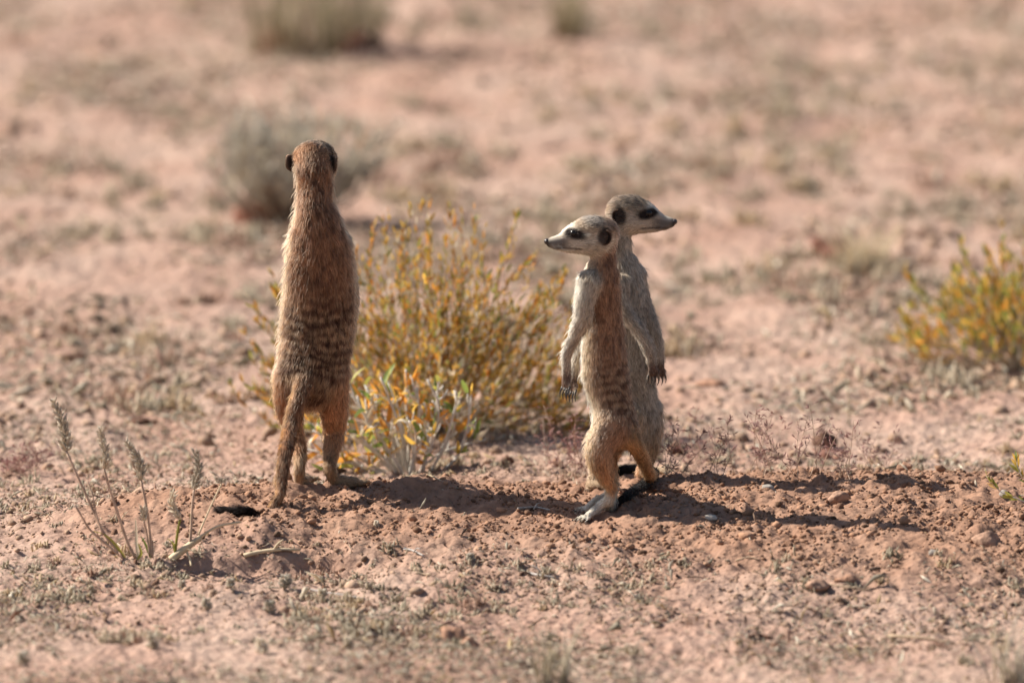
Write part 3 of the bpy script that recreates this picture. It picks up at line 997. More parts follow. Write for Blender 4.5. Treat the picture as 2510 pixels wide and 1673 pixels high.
# ---------- the young one behind, looking right
def meerkat_c():
    g = hit(1565, 1196); yC = g[1] + 0.02
    yC = max(yC, hit(1497, 1262)[1] + 0.075)
    fwd = np.array([0.76, -0.65, 0]); back = -fwd
    p = lambda x, y, dy: P(x, y, yC + dy)
    s = PX
    torso = Chain('torso', [p(1517, 560, .0), p(1520, 590, .0), p(1521, 622, .0), p(1530, 660, .0), p(1536, 710, -.002), p(1538, 770, -.003), p(1541, 840, -.004),
                            p(1547, 910, -.004), p(1556, 970, -.002), p(1562, 1025, .0), p(1562, 1062, .0)],
                  np.array([28, 25, 26, 37, 42, 44, 47, 50, 50, 49, 42]) * s,
                  np.array([31, 28, 29, 38, 43, 46, 50, 54, 54, 53, 44]) * s, back)
    torso.blend = 0.008; torso.combsign = 1
    hO = p(1534, 523, .002)
    F, U = rot_head((1, -0.12), -2, 0)
    hs = 0.99
    ch = [torso] + head_chains(hO, F, U, hs)
    claws = []
    hit_ = lambda x, y, dz: hit(x, y) + np.array([0, 0, dz])
    fl = hit_(1584, 1172, .005)
    ch.append(limb('leg', [p(1575, 1010, .006), p(1586, 1045, .002), p(1588, 1085, .0), p(1584, 1125, .004), p(1577, 1160, .006), fl],
                   np.array([46, 36, 29, 20, 15, 13]) * s, back))
    fr = hit_(1451, 1207, .006)
    ch.append(limb('leg', [p(1535, 1030, -.020), p(1500, 1075, -.034), p(1475, 1120, (fr[1] - yC) * .6 - .012), p(1460, 1160, (fr[1] - yC) * .9), fr + ZV * .001],
                   np.array([44, 34, 22, 14.5, 13]) * s, back))
    for ft, fdir in ((fl, np.array([.95, -.3, 0])), (fr, fwd)):
        e = ft + fdir * 0.016; e[2] = gz(e[0], e[1]) + .004
        ch.append(limb('foot', [ft, (ft + e) / 2, e], [.0048, .0045, .004], ZV, .004, 1.2))
        digits(ch, claws, e, fwd, np.cross(fwd, ZV), ZV, .009, .0018, .25, .005, .0008)
    armR = limb('arm', [p(1518, 690, -.026), p(1523, 735, -.032), p(1540, 775, -.036), p(1568, 812, -.040), p(1588, 850, -.042), p(1597, 885, -.042), p(1600, 905, -.042)],
                np.array([23, 20, 17.5, 15.5, 14, 12, 10.5]) * s, fwd, .006)
    armL = limb('arm', [p(1560, 668, .010), p(1572, 715, .008), p(1589, 765, -.002), p(1605, 810, -.010), p(1614, 855, -.014), p(1617, 885, -.016), p(1617, 905, -.016)],
                np.array([22, 18, 15, 14.5, 13.5, 11.5, 10]) * s, fwd, .006)
    ch += [armR, armL]
    for a_ in (armR, armL):
        digits(ch, claws, a_.p[-1], np.array([0.05, -.1, -1]), np.array([0.8, .6, 0]), np.array([.7, -.7, 0]), .006, .0017, .2, .0085, .0011, 'arm', droop=.12)
    t0 = hit_(1492, 1178, .008); t1 = hit_(1515, 1176, .008); t2 = hit_(1545, 1171, .008); t3 = hit_(1578, 1164, .006)
    ch.append(limb('tail', [p(1542, 1050, .012), p(1515, 1085, .024), p(1500, 1125, t0[1] - yC + .008), p(1492, 1160, t0[1] - yC), t0, t1, t2, t3],
                   np.array([24, 19, 16, 14, 13, 12.5, 12, 8]) * s, back, .006))
    build_meerkat(dict(chains=ch, base=np.array([g[0], yC, gz(g[0], yC)]), head=(hO, F, U), headscale=hs, claws=claws, clawbend=np.array([.0010, 0, 0]),
                       label='young meerkat standing behind another, showing its pale grey chest and hanging arms', lat=np.array([0.65, .76, 0]),
                       back=(-0.2, 0.6), flank=(TAN + GREY) * .42, fl=(-.8, -.1), slight=.72, tone=.90, belly=0.62, brown=1.1, broken=1.7, stripe=0.0088, szone=(0.09, 0.18), samt=0.55, rust=0.5, footcol=TAN * 1.0,
                       tailcol=0.9, taildark=0.3, black=0.58, nape=0.25, len=(.0050, .0050, .0038), hairs=85000, lift=0.32))


meerkat_a()
meerkat_b()
meerkat_c()

# ------------------------------------------------------------------ plants
def leaf_template(length, width, bend=0.2, fold=0.25, nseg=4, blunt=0.3):
    """a narrow leaf along +x, z up; returns verts, faces"""
    vs = []; fs = []
    for i in range(nseg + 1):
        t = i / nseg
        w = width * 0.5 * (math.sin(math.pi * (0.08 + 0.92 * t) ** 0.8) ** 0.7 if t < 1 else 0.02) + width * 0.04
        x = length * t; z = bend * length * t * t
        vs += [(x, -w, z + fold * w), (x, 0, z), (x, w, z + fold * w)]
    for i in range(nseg):
        a = i * 3
        fs += [(a, a + 3, a + 4, a + 1), (a + 1, a + 4, a + 5, a + 2)]
    return np.array(vs), fs


def leaf_matrix(p, d, roll, scale):
    t, s_, u_ = frame(d)
    c, s2 = math.cos(roll), math.sin(roll)
    y = s_ * c + u_ * s2; z = np.cross(t, y)
    m = np.eye(4); m[:3, 0] = t * scale; m[:3, 1] = y * scale; m[:3, 2] = z * scale; m[:3, 3] = p
    return m


ORANGE = leafmat('leaf_orange', (0.72, 0.33, 0.06), 0.45)
GOLD = leafmat('leaf_golden', (0.68, 0.43, 0.085), 0.45)
OLIVE = leafmat('leaf_olive', (0.41, 0.38, 0.085), 0.4)
GREEN = leafmat('leaf_green', (0.20, 0.26, 0.06), 0.4)
BUFF = leafmat('leaf_dry', (0.72, 0.62, 0.45), 0.3)
PALE = leafmat('leaf_pale', (0.74, 0.66, 0.54), 0.55)
SAGE = leafmat('leaf_sage', (0.53, 0.49, 0.41), 0.35)
STEMW = plain('pale_stem', (0.60, 0.56, 0.49), 0.7, 0.3, 0.25, 120)
STEMB = plain('brown_twig', (0.30, 0.22, 0.15), 0.8, 0.2, 0.3, 120)
STEML = plain('light_twig', (0.46, 0.38, 0.29), 0.8, 0.2, 0.3, 120)
STRAW = plain('straw', (0.58, 0.46, 0.30), 0.7, 0.25, 0.2, 90)
STALK = plain('reddish_stalk', (0.47, 0.33, 0.24), 0.7, 0.25, 0.3, 90)
SEED = leafmat('seed_husk', (0.58, 0.50, 0.385), 0.25, 0.7)
GRASSG = leafmat('grass_green', (0.34, 0.31, 0.17), 0.3)
PINK = leafmat('pink_spikelet', (0.44, 0.25, 0.22), 0.35, 0.6)


def shrub(name, base, label, category, radii, n_branch, n_leaf, leaf_size, mats, weights, stem_mat, seed, stem_r=0.0009,
          lean=(0, 0), elev=(12, 88), twig=3, obj_leaves=300, leaf_from=0.35, side_window=None, upturn=0.35, len_rng=(0.7, 1.05),
          leaf_w=0.22, group=None, gap=None, extra=()):
    r = np.random.default_rng(seed)
    root = thing(name, base, label, category, group)
    rx, ry, rz = radii
    lines = []
    for i in range(n_branch):
        az = r.uniform(0, 2 * math.pi)
        el = math.radians(math.degrees(math.asin(r.uniform(math.sin(math.radians(elev[0])), math.sin(math.radians(elev[1]))))))
        d = np.array([math.cos(az) * math.cos(el), math.sin(az) * math.cos(el), math.sin(el)])
        k = r.uniform(*len_rng)
        tip = np.array([d[0] * rx + lean[0], d[1] * ry + lean[1], max(d[2] * rz, 0.012)]) * k
        b0 = np.array([d[0] * rx, d[1] * ry, 0]) * 0.09 * r.random() - np.array([0, 0, 0.006])
        mid = b0 * 0.45 + tip * 0.55 + np.array([d[0] * rx, d[1] * ry, -rz * upturn * 0.4]) * 0.22 * (1 - math.sin(el)) + r.normal(0, 0.004, 3)
        path = catmull([b0, mid, tip], 9)
        m = MB()
        m.tube(path, np.linspace(stem_r * 1.25, stem_r * 0.4, 9), 5)
        lines.append((path, 1.0))
        for q in range(twig):
            j = r.integers(3, 8)
            t0 = path[j]; td = path[min(j + 1, 8)] - path[j]; td = td / np.linalg.norm(td)
            side = r.normal(0, 1, 3); side -= side @ td * td; side /= np.linalg.norm(side)
            L_ = np.linalg.norm(tip) * r.uniform(0.18, 0.42)
            e1 = t0 + (td * 0.8 + side * 0.55) * L_ * 0.5
            e2 = e1 + (td * 0.85 + side * 0.15 + np.array([0, 0, 0.45])) * L_ * 0.5
            tw = catmull([t0, e1, e2], 6)
            m.tube(tw, np.linspace(stem_r * 0.65, stem_r * 0.3, 6), 4)
            lines.append((tw, 0.8))
        obj('branch', m.mesh('branch', stem_mat), root)
    for path in extra:
        path = catmull(np.asarray(path) - base, 10)
        m = MB(); m.tube(path, np.linspace(stem_r * 1.2, stem_r * 0.4, 10), 5)
        obj('branch', m.mesh('branch', stem_mat), root)
        lines += [(path, 1.0)] * 2
    tmpl = []
    for k in range(4):
        v_, f_ = leaf_template(leaf_size, leaf_size * leaf_w * r.uniform(.8, 1.2), r.uniform(-0.1, 0.35), 0.3, 3)
        tmpl.append((v_, f_))
    wts = np.array([w * len(p) for p, w in lines]); wts /= wts.sum()
    leaves = []
    for i in range(n_leaf):
        path, _ = lines[r.choice(len(lines), p=wts)]
        t = leaf_from + (1 - leaf_from) * r.random() ** 0.85
        x = t * (len(path) - 1); j = min(int(x), len(path) - 2); w = x - j
        p0 = path[j] * (1 - w) + path[j + 1] * w
        td = path[j + 1] - path[j]; td = td / (np.linalg.norm(td) + 1e-9)
        side = r.normal(0, 1, 3); side -= side @ td * td; side /= np.linalg.norm(side)
        d = td * r.uniform(0.7, 1.1) + side * r.uniform(0.25, 0.75) + np.array([0, 0, 0.2])
        leaves.append((leaf_matrix(p0, d, r.uniform(0, 6.28), r.uniform(0.6, 1.25)), int(r.integers(4)), int(r.choice(len(mats), p=weights))))
    order = sorted(range(n_leaf), key=lambda i: leaves[i][0][1, 3] + 0.02 * r.random())
    meshes = {}
    stuff = {}
    for rank, i in enumerate(order):
        M_, k, c = leaves[i]
        if rank < obj_leaves:
            if (k, c) not in meshes:
                meshes[(k, c)] = mesh_from('leaf', tmpl[k][0], tmpl[k][1], mats[c])
            o = obj('leaf', meshes[(k, c)], root)
            o.matrix_local = Matrix(M_.tolist())
        else:
            stuff.setdefault(c, []).append((M_, k))
    if stuff:
        vs = []; fs = []; mi = []; n = 0
        for c, L_ in stuff.items():
            for M_, k in L_:
                v_, f_ = tmpl[k]
                vs.append(v_ @ M_[:3, :3].T + M_[:3, 3])
                fs += [tuple(a + n for a in q) for q in f_]; n += len(v_)
                mi += [c] * len(f_)
        me = mesh_from('leaves', np.vstack(vs), fs)
        for m_ in mats:
            me.materials.append(m_)
        me.polygons.foreach_set('material_index', np.array(mi, dtype=np.int32))
        obj('foliage', me, root, kind='stuff')
    return root


def on(u, v, dz=0.0):
    p = hv(u, v)
    return np.array([p[0], p[1], p[2] + dz])


# large orange bush behind the animals
bb = on(985, 1000)
yb = bb[1]
shrub('bush', bb, 'large dry bush with orange and olive leaves behind the biggest meerkat', 'bush', (0.160, 0.125, 0.182), 130, 11000, 0.0084,
      [ORANGE, GOLD, OLIVE, GREEN, BUFF], [0.28, 0.36, 0.19, 0.05, 0.12], STEML, 3, stem_r=0.0007, twig=5, elev=(6, 88), leaf_w=0.24, leaf_from=0.3, len_rng=(0.72, 1.08),
      extra=[[bb, V(1060, 800, yb - .02), V(1170, 650, yb - .04), V(1225, 590, yb - .04)], [bb, V(985, 760, yb), V(988, 600, yb), V(985, 470, yb)],
             [bb, V(760, 860, yb + .02), V(640, 760, yb + .02), V(578, 705, yb + .02)], [bb, V(760, 900, yb - .03), V(640, 850, yb - .03), V(565, 770, yb - .03)],
             [bb, V(780, 950, yb - .05), V(640, 920, yb - .05), V(555, 875, yb - .05)], [bb, V(770, 840, yb), V(660, 720, yb), V(628, 660, yb)], [bb, V(760, 900, yb), V(650, 800, yb), V(590, 740, yb)], [bb, V(800, 930, yb), V(680, 880, yb), V(600, 830, yb)], [bb, V(800, 970, yb - .04), V(680, 950, yb - .04), V(610, 915, yb - .04)], [bb, V(1100, 720, yb), V(1160, 590, yb), V(1188, 490, yb)],
             [bb, V(1180, 780, yb), V(1270, 690, yb), V(1300, 620, yb)], [bb, V(860, 760, yb), V(850, 620, yb), V(860, 510, yb)],
             [bb, V(930, 720, yb), V(925, 600, yb), V(928, 515, yb)], [bb, V(1200, 860, yb - .03), V(1290, 800, yb - .03), V(1310, 700, yb - .03)]])

# yellow and green bush at the right
rb = on(2345, 850)
yr = rb[1]
shrub('bush', rb, 'low bush with golden and green leaves, growing apart from the other bushes', 'bush', (0.130, 0.11, 0.115), 85, 2700, 0.0120,
      [ORANGE, GOLD, OLIVE, GREEN], [0.17, 0.36, 0.31, 0.16], STEML, 5, stem_r=0.0009, twig=3, elev=(8, 80), leaf_w=0.26, leaf_from=0.25,
      extra=[[rb, V(2250, 740, yr), V(2130, 680, yr), V(2075, 615, yr)], [rb, V(2290, 700, yr), V(2230, 620, yr), V(2208, 552, yr)],
             [rb, V(2240, 790, yr), V(2130, 770, yr), V(2065, 740, yr)], [rb, V(2310, 700, yr), V(2290, 630, yr), V(2275, 585, yr)],
             [rb, V(2200, 800, yr - .03), V(2120, 790, yr - .03), V(2070, 780, yr - .03)]])

# grey-green bush far behind the head of the big animal
gb = on(665, 505)
yg = gb[1]
shrub('bush', gb, 'grey green twiggy bush well behind the head of the biggest meerkat', 'bush', (0.108, 0.09, 0.112), 75, 5600, 0.0075,
      [SAGE, BUFF, SAGE], [0.6, 0.15, 0.25], STEMB, 9, stem_r=0.0008, twig=5, elev=(26, 88), leaf_w=0.3, leaf_from=0.35, len_rng=(0.75, 1.05),
      extra=[[gb, V(760, 400, yg), V(850, 340, yg), V(915, 282, yg)], [gb, V(770, 430, yg), V(850, 370, yg), V(890, 320, yg)]])


def grass_tuft(name, base, label, category, n, height, spread, mats, seed, width=0.0016, group=None, out=0.3):
    r = np.random.default_rng(seed)
    root = thing(name, base, label, category, group)
    subs = [(r.uniform(-.8, .8) * spread, r.uniform(-.8, .8) * spread) for _ in range(9)]
    for c, mt in enumerate(mats):
        m = MB()
        for i in range(n // len(mats)):
            az = r.uniform(0, 6.28); rad = spread * math.sqrt(r.random())
            sc_ = subs[i % len(subs)]
            o = np.array([sc_[0] + math.cos(az) * rad * .35, sc_[1] + math.sin(az) * rad * .3, -0.004])
            h = height * r.uniform(0.25, 1.05)
            d = np.array([math.cos(az), math.sin(az), 0]) * h * out * r.uniform(0.1, 1.2)
            path = catmull([o, o + d * .4 + np.array([0, 0, h * .6]), o + d + np.array([0, 0, h])], 5)
            m.tube(path, np.linspace(width * .6, width * .15, 5), 3)
        obj('blades', m.mesh('blades', mt), root, kind='stuff')
    return root


grass_tuft('grass_clump', on(700, 118), 'tall clump of dry yellowish grass far behind everything, widest of the grass clumps', 'grass', 230, 0.25, 0.085, [GRASSG, BUFF], 21, 0.0017, out=.5)
grass_tuft('grass_clump', on(1312, 88), 'small green grass clump far behind the meerkats, beside the tall dry clump', 'grass', 70, 0.12, 0.020, [GRASSG, STRAW], 22, 0.0020, out=.6)
grass_tuft('grass_clump', on(1990, 612), 'thin pale dry grass growing beside two dark red brown clods behind the meerkats', 'grass', 150, 0.055, 0.03, [STRAW, BUFF], 23, 0.0012, out=.8)
grass_tuft('grass_clump', on(1270, 1585), 'blurred pale woolly grass sprig standing between a big red clod and a short black stick', 'grass', 40, 0.070, 0.012, [PALE, BUFF], 25, 0.0022, out=.5)
grass_tuft('grass_clump', on(2325, 1560), 'blurred greyish green grass sprig beyond the dark twig, well in front of the mound', 'grass', 40, 0.060, 0.020, [PALE, SAGE], 26, 0.0018, out=.9)


# ---- low plant in front: pale thick stems and curled leaves
def front_plant():
    base = on(930, 1082); y0 = base[1]
    root = thing('bush', base, 'small bush with whitish stems and curled orange, green and cream leaves beside the biggest meerkat', 'bush')
    r = np.random.default_rng(31)
    stems = [([(935, 1090), (925, 1000), (905, 930), (880, 870)], -.01), ([(950, 1090), (955, 1000), (960, 940), (955, 890)], 0),
             ([(965, 1088), (990, 1000), (1000, 930), (1005, 868)], -.01), ([(968, 1090), (985, 1010), (985, 960), (975, 930)], -.02),
             ([(985, 1088), (1030, 1010), (1050, 950), (1058, 915)], .01), ([(1005, 1090), (1050, 1050), (1072, 985), (1085, 912)], -.01),
             ([(925, 1090), (900, 1010), (870, 950), (838, 880)], 0), ([(918, 1090), (880, 1030), (840, 960), (815, 905)], -.015),
             ([(908, 1092), (860, 1040), (800, 990), (760, 950)], -.02), ([(905, 1092), (840, 1060), (770, 1020), (712, 985)], -.01),
             ([(905, 1095), (850, 1075), (790, 1060), (700, 1035)], -.02), ([(940, 1090), (938, 1010), (930, 940), (925, 850)], .01),
             ([(945, 1088), (965, 1010), (1010, 960), (1030, 930)], .015), ([(955, 1088), (1000, 1040), (1060, 1020), (1110, 1003)], .01),
             ([(930, 1092), (905, 1050), (880, 1010), (862, 985)], -.03), ([(915, 1092), (885, 1060), (850, 1030), (822, 1000)], -.03),
             ([(900, 1096), (850, 1085), (790, 1085), (735, 1090)], -.025), ([(925, 1090), (915, 1020), (895, 960), (860, 900)], .02),
             ([(940, 1092), (950, 1050), (948, 1000), (935, 960)], -.03), ([(960, 1092), (975, 1060), (990, 1030), (992, 985)], -.03),
             ([(880, 1090), (800, 1060), (740, 1000), (690, 960)], .015), ([(920, 1090), (870, 1000), (825, 930), (790, 850)], .015)]
    allp = []
    stems = stems + [([(u + r.normal(0, 9) * k / 2, w + r.normal(0, 12) * k / 3) for k, (u, w) in enumerate(p_)], d_ + r.normal(0, .012)) for p_, d_ in stems[::2]]
    for pts, dy in stems:
        path = catmull([V(u, w, y0 + dy * (0.3 + .7 * k / 3)) - base for k, (u, w) in enumerate(pts)], 12)
        path[0][2] = min(path[0][2], gz(path[0][0] + base[0], path[0][1] + base[1]) - base[2] - 0.002)
        path = path + np.cumsum(r.normal(0, .0004, path.shape), 0)
        m = MB(); rr = 0.0016 * r.uniform(.75, 1.15)
        m.tube(path, np.linspace(rr, rr * .62, 12), 6)
        for q in range(3):
            j = r.integers(4, 10); side = r.normal(0, 1, 3); side[2] = abs(side[2]) * .7; side /= np.linalg.norm(side)
            L_ = r.uniform(.006, .018)
            tw = np.array([path[j], path[j] + side * L_ * .5 + ZV * .002, path[j] + side * L_ * .8 + ZV * L_ * .5])
            m.tube(catmull(tw, 4), np.linspace(rr * .6, rr * .4, 4), 5)
            allp.append(catmull(tw, 6))
        obj('stem', m.mesh('stem', STEMW), root)
        allp.append(path); allp.append(path)
    mats = [ORANGE, GREEN, BUFF, GOLD, OLIVE]
    wt = [.32, .18, .20, .18, .12]
    tm = []
    for k in range(7):
        v_, f_ = leaf_template(.0155, .0155 * r.uniform(.17, .25), (-.5, -.15, .1, .3, .55, .8, .05)[k], .35, 6)
        if k in (4, 5):                        # curled
            an = v_[:, 0] / .0155 * 2.2
            v_ = np.stack([.0155 * .45 * np.sin(an), v_[:, 1], .0155 * .45 * (1 - np.cos(an))], 1)
        tm.append((v_, f_))
    ms = {}
    for i in range(290):
        path = allp[r.integers(len(allp))]
        t = r.uniform(.28, 1.0); x = t * (len(path) - 1); j = min(int(x), len(path) - 2)
        p0 = path[j] + (path[j + 1] - path[j]) * (x - j)
        td = path[j + 1] - path[j]; td /= np.linalg.norm(td) + 1e-9
        side = r.normal(0, 1, 3); side -= side @ td * td; side /= np.linalg.norm(side)
        d = td * r.uniform(.35, 1) + side * r.uniform(.4, 1)
        k = int(r.integers(7)); c = int(r.choice(5, p=wt))
        if (k, c) not in ms:
            ms[(k, c)] = mesh_from('leaf', tm[k][0], tm[k][1], mats[c])
        o = obj('leaf', ms[(k, c)], root)
        o.matrix_local = Matrix(leaf_matrix(p0, d, r.uniform(0, 6.28), r.uniform(.75, 1.45)).tolist())


front_plant()

# a sprig reaching in at the right edge
sb = on(2420, 1185)
ysb = sb[1]
shrub('sprig', sb, 'sparse leafy sprig over bare soil beside a small grey pebble', 'sprig', (0.03, .03, .03), 3, 70, 0.0095,
      [GOLD, OLIVE, GREEN], [.35, .45, .2], STEMW, 41, stem_r=.0007, twig=1, leaf_from=.3,
      extra=[[sb, V(2350, 1150, ysb), V(2300, 1130, ysb), V(2265, 1092, ysb)], [sb, V(2370, 1120, ysb), V(2340, 1080, ysb), V(2335, 1040, ysb)]])


# ---- seed stalks at the left
def spikelet_template(l_=1.0, w=.34):
    vs = [(0, 0, 0)]; fs = []
    for i, (t, r_) in enumerate(((.25, .8), (.55, 1.0), (.85, .45))):
        for k in range(5):
            an = 2 * math.pi * k / 5
            vs.append((l_ * t, w * .5 * r_ * math.cos(an), w * .5 * r_ * math.sin(an)))
    vs.append((l_ * 1.15, 0, 0))
    for k in range(5):
        fs.append((0, 1 + (k + 1) % 5, 1 + k))
        for a in (0, 5):
            fs.append((1 + a + k, 1 + a + (k + 1) % 5, 6 + a + (k + 1) % 5, 6 + a + k))
        fs.append((11 + k, 11 + (k + 1) % 5, 16))
    return np.array(vs), fs


SPV, SPF = spikelet_template()


def q6(x, y):
    return (x / 3.136, 940 + y / 3.136)


def seed_grass(base_px, label, stalks, blades, group):
    base = hit(*q6(*base_px), True); y0 = base[1]
    root = thing('seed_grass', base, label, 'grass', group)
    r = np.random.default_rng(int(base_px[0]))
    for pts, dy, head, rad, mt in stalks:
        n = len(pts)
        w = [P(*q6(*q), y0 + dy * k / max(n - 1, 1)) - base for k, q in enumerate(pts)]
        path = catmull(w, 14)
        m = MB(); m.tube(path, np.linspace(rad * 1.5, rad * 1.1, 14), 6)
        st = obj('stalk', m.mesh('stalk', mt), root)
        if head:
            tip = P(*q6(*head[0]), y0 + dy) - base
            bot = path[-1]
            ax = tip - bot; L_ = np.linalg.norm(ax)
            mid = (bot + tip) / 2 + np.array([head[1] * .002, 0, 0])
            hp_ = catmull([bot, mid, tip], 24)
            m = MB(); m.tube(hp_, np.linspace(rad * .7, rad * .3, 24), 5)
            nh = int(head[2] * 1.5)
            for i in range(nh):
                t = i / nh
                j = min(int(t * 23), 22)
                td = hp_[j + 1] - hp_[j]; td /= np.linalg.norm(td)
                an = i * 2.4 + r.uniform(-.4, .4)
                _, s_, u_ = frame(td)
                sd = s_ * math.cos(an) + u_ * math.sin(an)
                M_ = leaf_matrix(hp_[j] + sd * .0006, td * r.uniform(.75, 1.1) + sd * r.uniform(.35, .95), an, head[3] * 1.55 * r.uniform(.75, 1.2) * (1 - .35 * t))
                m.add(SPV @ M_[:3, :3].T + M_[:3, 3], SPF)
                if r.random() < .5:          # awns
                    a0 = M_[:3, 3] + M_[:3, 0] * .9
                    m.tube([a0, a0 + M_[:3, 0] * .7], [.0002, .00008], 3)
            obj('seed_head', m.mesh('seed_head', SEED), st)
    for pts, dy, wd, mt in blades:
        path = catmull([P(*q6(*q), y0 + dy) - base for q in pts], 9)
        vs = []; fs = []
        for i, q in enumerate(path):
            t = i / 8; w = wd * (1 - t) ** .6 * (0.6 + .4 * min(1, t * 4)) + .0002
            vs += [q + np.array([-w, 0, .0005]), q + np.array([0, -w * .5, 0]), q + np.array([w, 0, .0005])]
        for i in range(8):
            a = i * 3
            fs += [(a, a + 1, a + 4, a + 3), (a + 1, a + 2, a + 5, a + 4)]
        obj('blade', mesh_from('blade', vs, fs, mt), root)


seed_grass((1060, 1355), 'grass plant with three tall leaning grey seed heads', [
    ([(965, 1362), (800, 1150), (720, 980), (600, 720), (510, 520)], .01, ((412, 125), 1.5, 46, .0058), .0010, STALK),
    ([(1045, 1345), (980, 1220), (900, 980), (840, 800), (800, 655)], -.01, ((768, 345), 1.0, 36, .0056), .0010, STALK),
    ([(1165, 1330), (1150, 1150), (1120, 920), (1085, 745)], .0, ((965, 445), 2.5, 40, .0052), .0010, STALK),
    ([(1150, 1310), (1130, 1160), (1105, 1060)], -.01, ((1098, 945), 0, 16, .0040), .0007, STALK),
    ([(790, 1160), (740, 1000), (710, 850), (670, 740)], .01, None, .0006, STALK),
    ([(965, 1355), (860, 1270), (700, 1130), (640, 1040), (575, 930)], -.01, None, .0008, STALK)],
    [([(970, 1360), (880, 1230), (800, 1160), (715, 1135)], .0, .0016, OLIVE), ([(1065, 1350), (1050, 1240), (1045, 1120), (1040, 1030)], .0, .0014, BUFF),
     ([(1160, 1340), (1120, 1240), (1080, 1170)], .0, .0014, GREEN), ([(1170, 1340), (1170, 1270), (1175, 1200)], .0, .0015, STALK),
     ([(880, 1240), (940, 1190), (1010, 1150), (1060, 1120)], .005, .0007, BUFF), ([(1060, 1350), (1085, 1300), (1062, 1230)], -.004, .0016, OLIVE)],
    'seed grasses beside the mound')
seed_grass((1340, 1345), 'grass plant with two short seed heads and one thick pale straw lying aslant', [
    ([(1345, 1300), (1360, 1180), (1372, 1100), (1385, 1040)], .0, ((1333, 830), -2, 26, .0044), .0009, OLIVE),
    ([(1462, 1235), (1470, 1080), (1478, 940), (1492, 815)], .0, ((1503, 510), 1.5, 30, .0048), .0009, STALK),
    ([(1525, 1160), (1590, 1010), (1645, 890), (1702, 770)], .01, ((1712, 735), 0, 7, .0034), .0006, STRAW),
    ([(1310, 1352), (1420, 1268), (1480, 1225), (1545, 1180)], .0, None, .0024, STRAW),
    ([(1500, 1212), (1580, 1150), (1680, 1095), (1850, 1062)], .0, None, .0010, STRAW),
    ([(1430, 1280), (1460, 1350), (1470, 1400)], -.01, None, .0008, STRAW)],
    [([(1460, 1230), (1468, 1100), (1462, 1000)], .0, .0013, GREEN), ([(1345, 1300), (1330, 1230), (1285, 1190)], .0, .0012, OLIVE),
     ([(1440, 1270), (1520, 1300), (1600, 1290), (1635, 1270)], -.01, .0013, BUFF)],
    'seed grasses beside the mound')


# ---- thin pinkish grasses behind the mound
def pink_grass(bx, by, tx, ty, label, seed, n=3):
    base = hit(bx, by + (10 + (seed * 7) % 5 * 6 if bx > 1300 else 0), True); y0 = base[1]
    root = thing('pink_grass', base, label, 'grass', 'fine pinkish grasses behind the mound')
    r = np.random.default_rng(seed)
    H = P(tx, ty, y0) - base
    for i in range(n):
        k = r.uniform(.3, .95) if i else 1.0
        tip = H * k + np.array([r.normal(0, .014), r.normal(0, .02), 0]) * (i > 0)
        o = np.array([r.normal(0, .008), r.normal(0, .012), -.003])
        path = catmull([o, o * .5 + tip * .5 + np.array([r.normal(0, .002), 0, 0]), tip], 10)
        m = MB(); m.tube(path, np.linspace(.0004, .0002, 10), 4)
        st = obj('culm', m.mesh('culm', STALK), root)
        m = MB()
        for q in range(int(15 * k)):
            t = r.uniform(.22, 1); x = t * 9; j = min(int(x), 8)
            p0 = path[j] + (path[j + 1] - path[j]) * (x - j)
            d = np.array([r.normal(0, 1), r.normal(0, .8), r.uniform(.1, 1.0)]); d /= np.linalg.norm(d)
            l_ = r.uniform(.004, .011) * (1.25 - t * .6)
            e = p0 + d * l_
            m.tube([p0, e], [.0002, .00016], 3)
            for z in range(2):
                d2 = d + r.normal(0, .5, 3)
                M_ = leaf_matrix(e - d * l_ * .3 * z, d2, 0, r.uniform(.0030, .0050))
                m.add(SPV * np.array([1, .75, .75]) @ M_[:3, :3].T + M_[:3, 3], SPF)
        obj('panicle', m.mesh('panicle', PINK), st)


PG = [(1361, 1156, 1333, 993, 'fine pinkish grass rooted between the orange bush and the front young meerkat'),
      (1409, 1150, 1411, 1016, 'fine pinkish grass close against the thigh of the front young meerkat'),
      (1640, 1134, 1650, 1040, 'short pinkish grass beside the legs of the rear young meerkat'),
      (1704, 1136, 1706, 990, 'upright pinkish grass beside a dark clod behind the mound'),
      (1773, 1138, 1782, 1023, 'thin pinkish grass between two taller ones behind the mound'),
      (1866, 1148, 1854, 994, 'tall pinkish grass with spreading seed branches behind the mound shadow'),
      (1965, 1139, 1984, 974, 'tallest pinkish grass, beside the heap of reddish twigs'),
      (2044, 1134, 2093, 1028, 'leaning pinkish grass behind the heap of reddish twigs'),
      (2157, 1132, 2167, 1033, 'pinkish grass standing alone between the twig heap and the golden bush'),
      (20, 1170, 45, 1100, 'low leaning pinkish grass beyond the tall seed heads, away from the mound'),
      (70, 1165, 60, 1090, 'low upright pinkish grass behind the tallest seed head')]
for i, (a, b_, c, d, lb) in enumerate(PG):
    pink_grass(a, b_, c, d, lb, 50 + i, 5 + (i * 3) % 4)

# one bleached stalk
wb = hit(2081, 1040, True)
wr = thing('bleached_stalk', wb, 'single bleached white stalk upright behind the pinkish grasses', 'stalk')
m = MB(); m.tube(catmull([(0, 0, -.003), P(2080, 985, wb[1]) - wb, P(2077, 934, wb[1]) - wb], 8), np.linspace(.0011, .0008, 8), 6)
obj('stem', m.mesh('stem', BUFF), wr)
m = MB()
for i in range(7):
    M_ = leaf_matrix(P(2077, 938, wb[1]) - wb, np.array([math.cos(i * 2.4), math.sin(i * 2.4), .8]), 0, .004)
    m.add(SPV @ M_[:3, :3].T + M_[:3, 3], SPF)
obj('flower_head', m.mesh('flower_head', BUFF), wr)

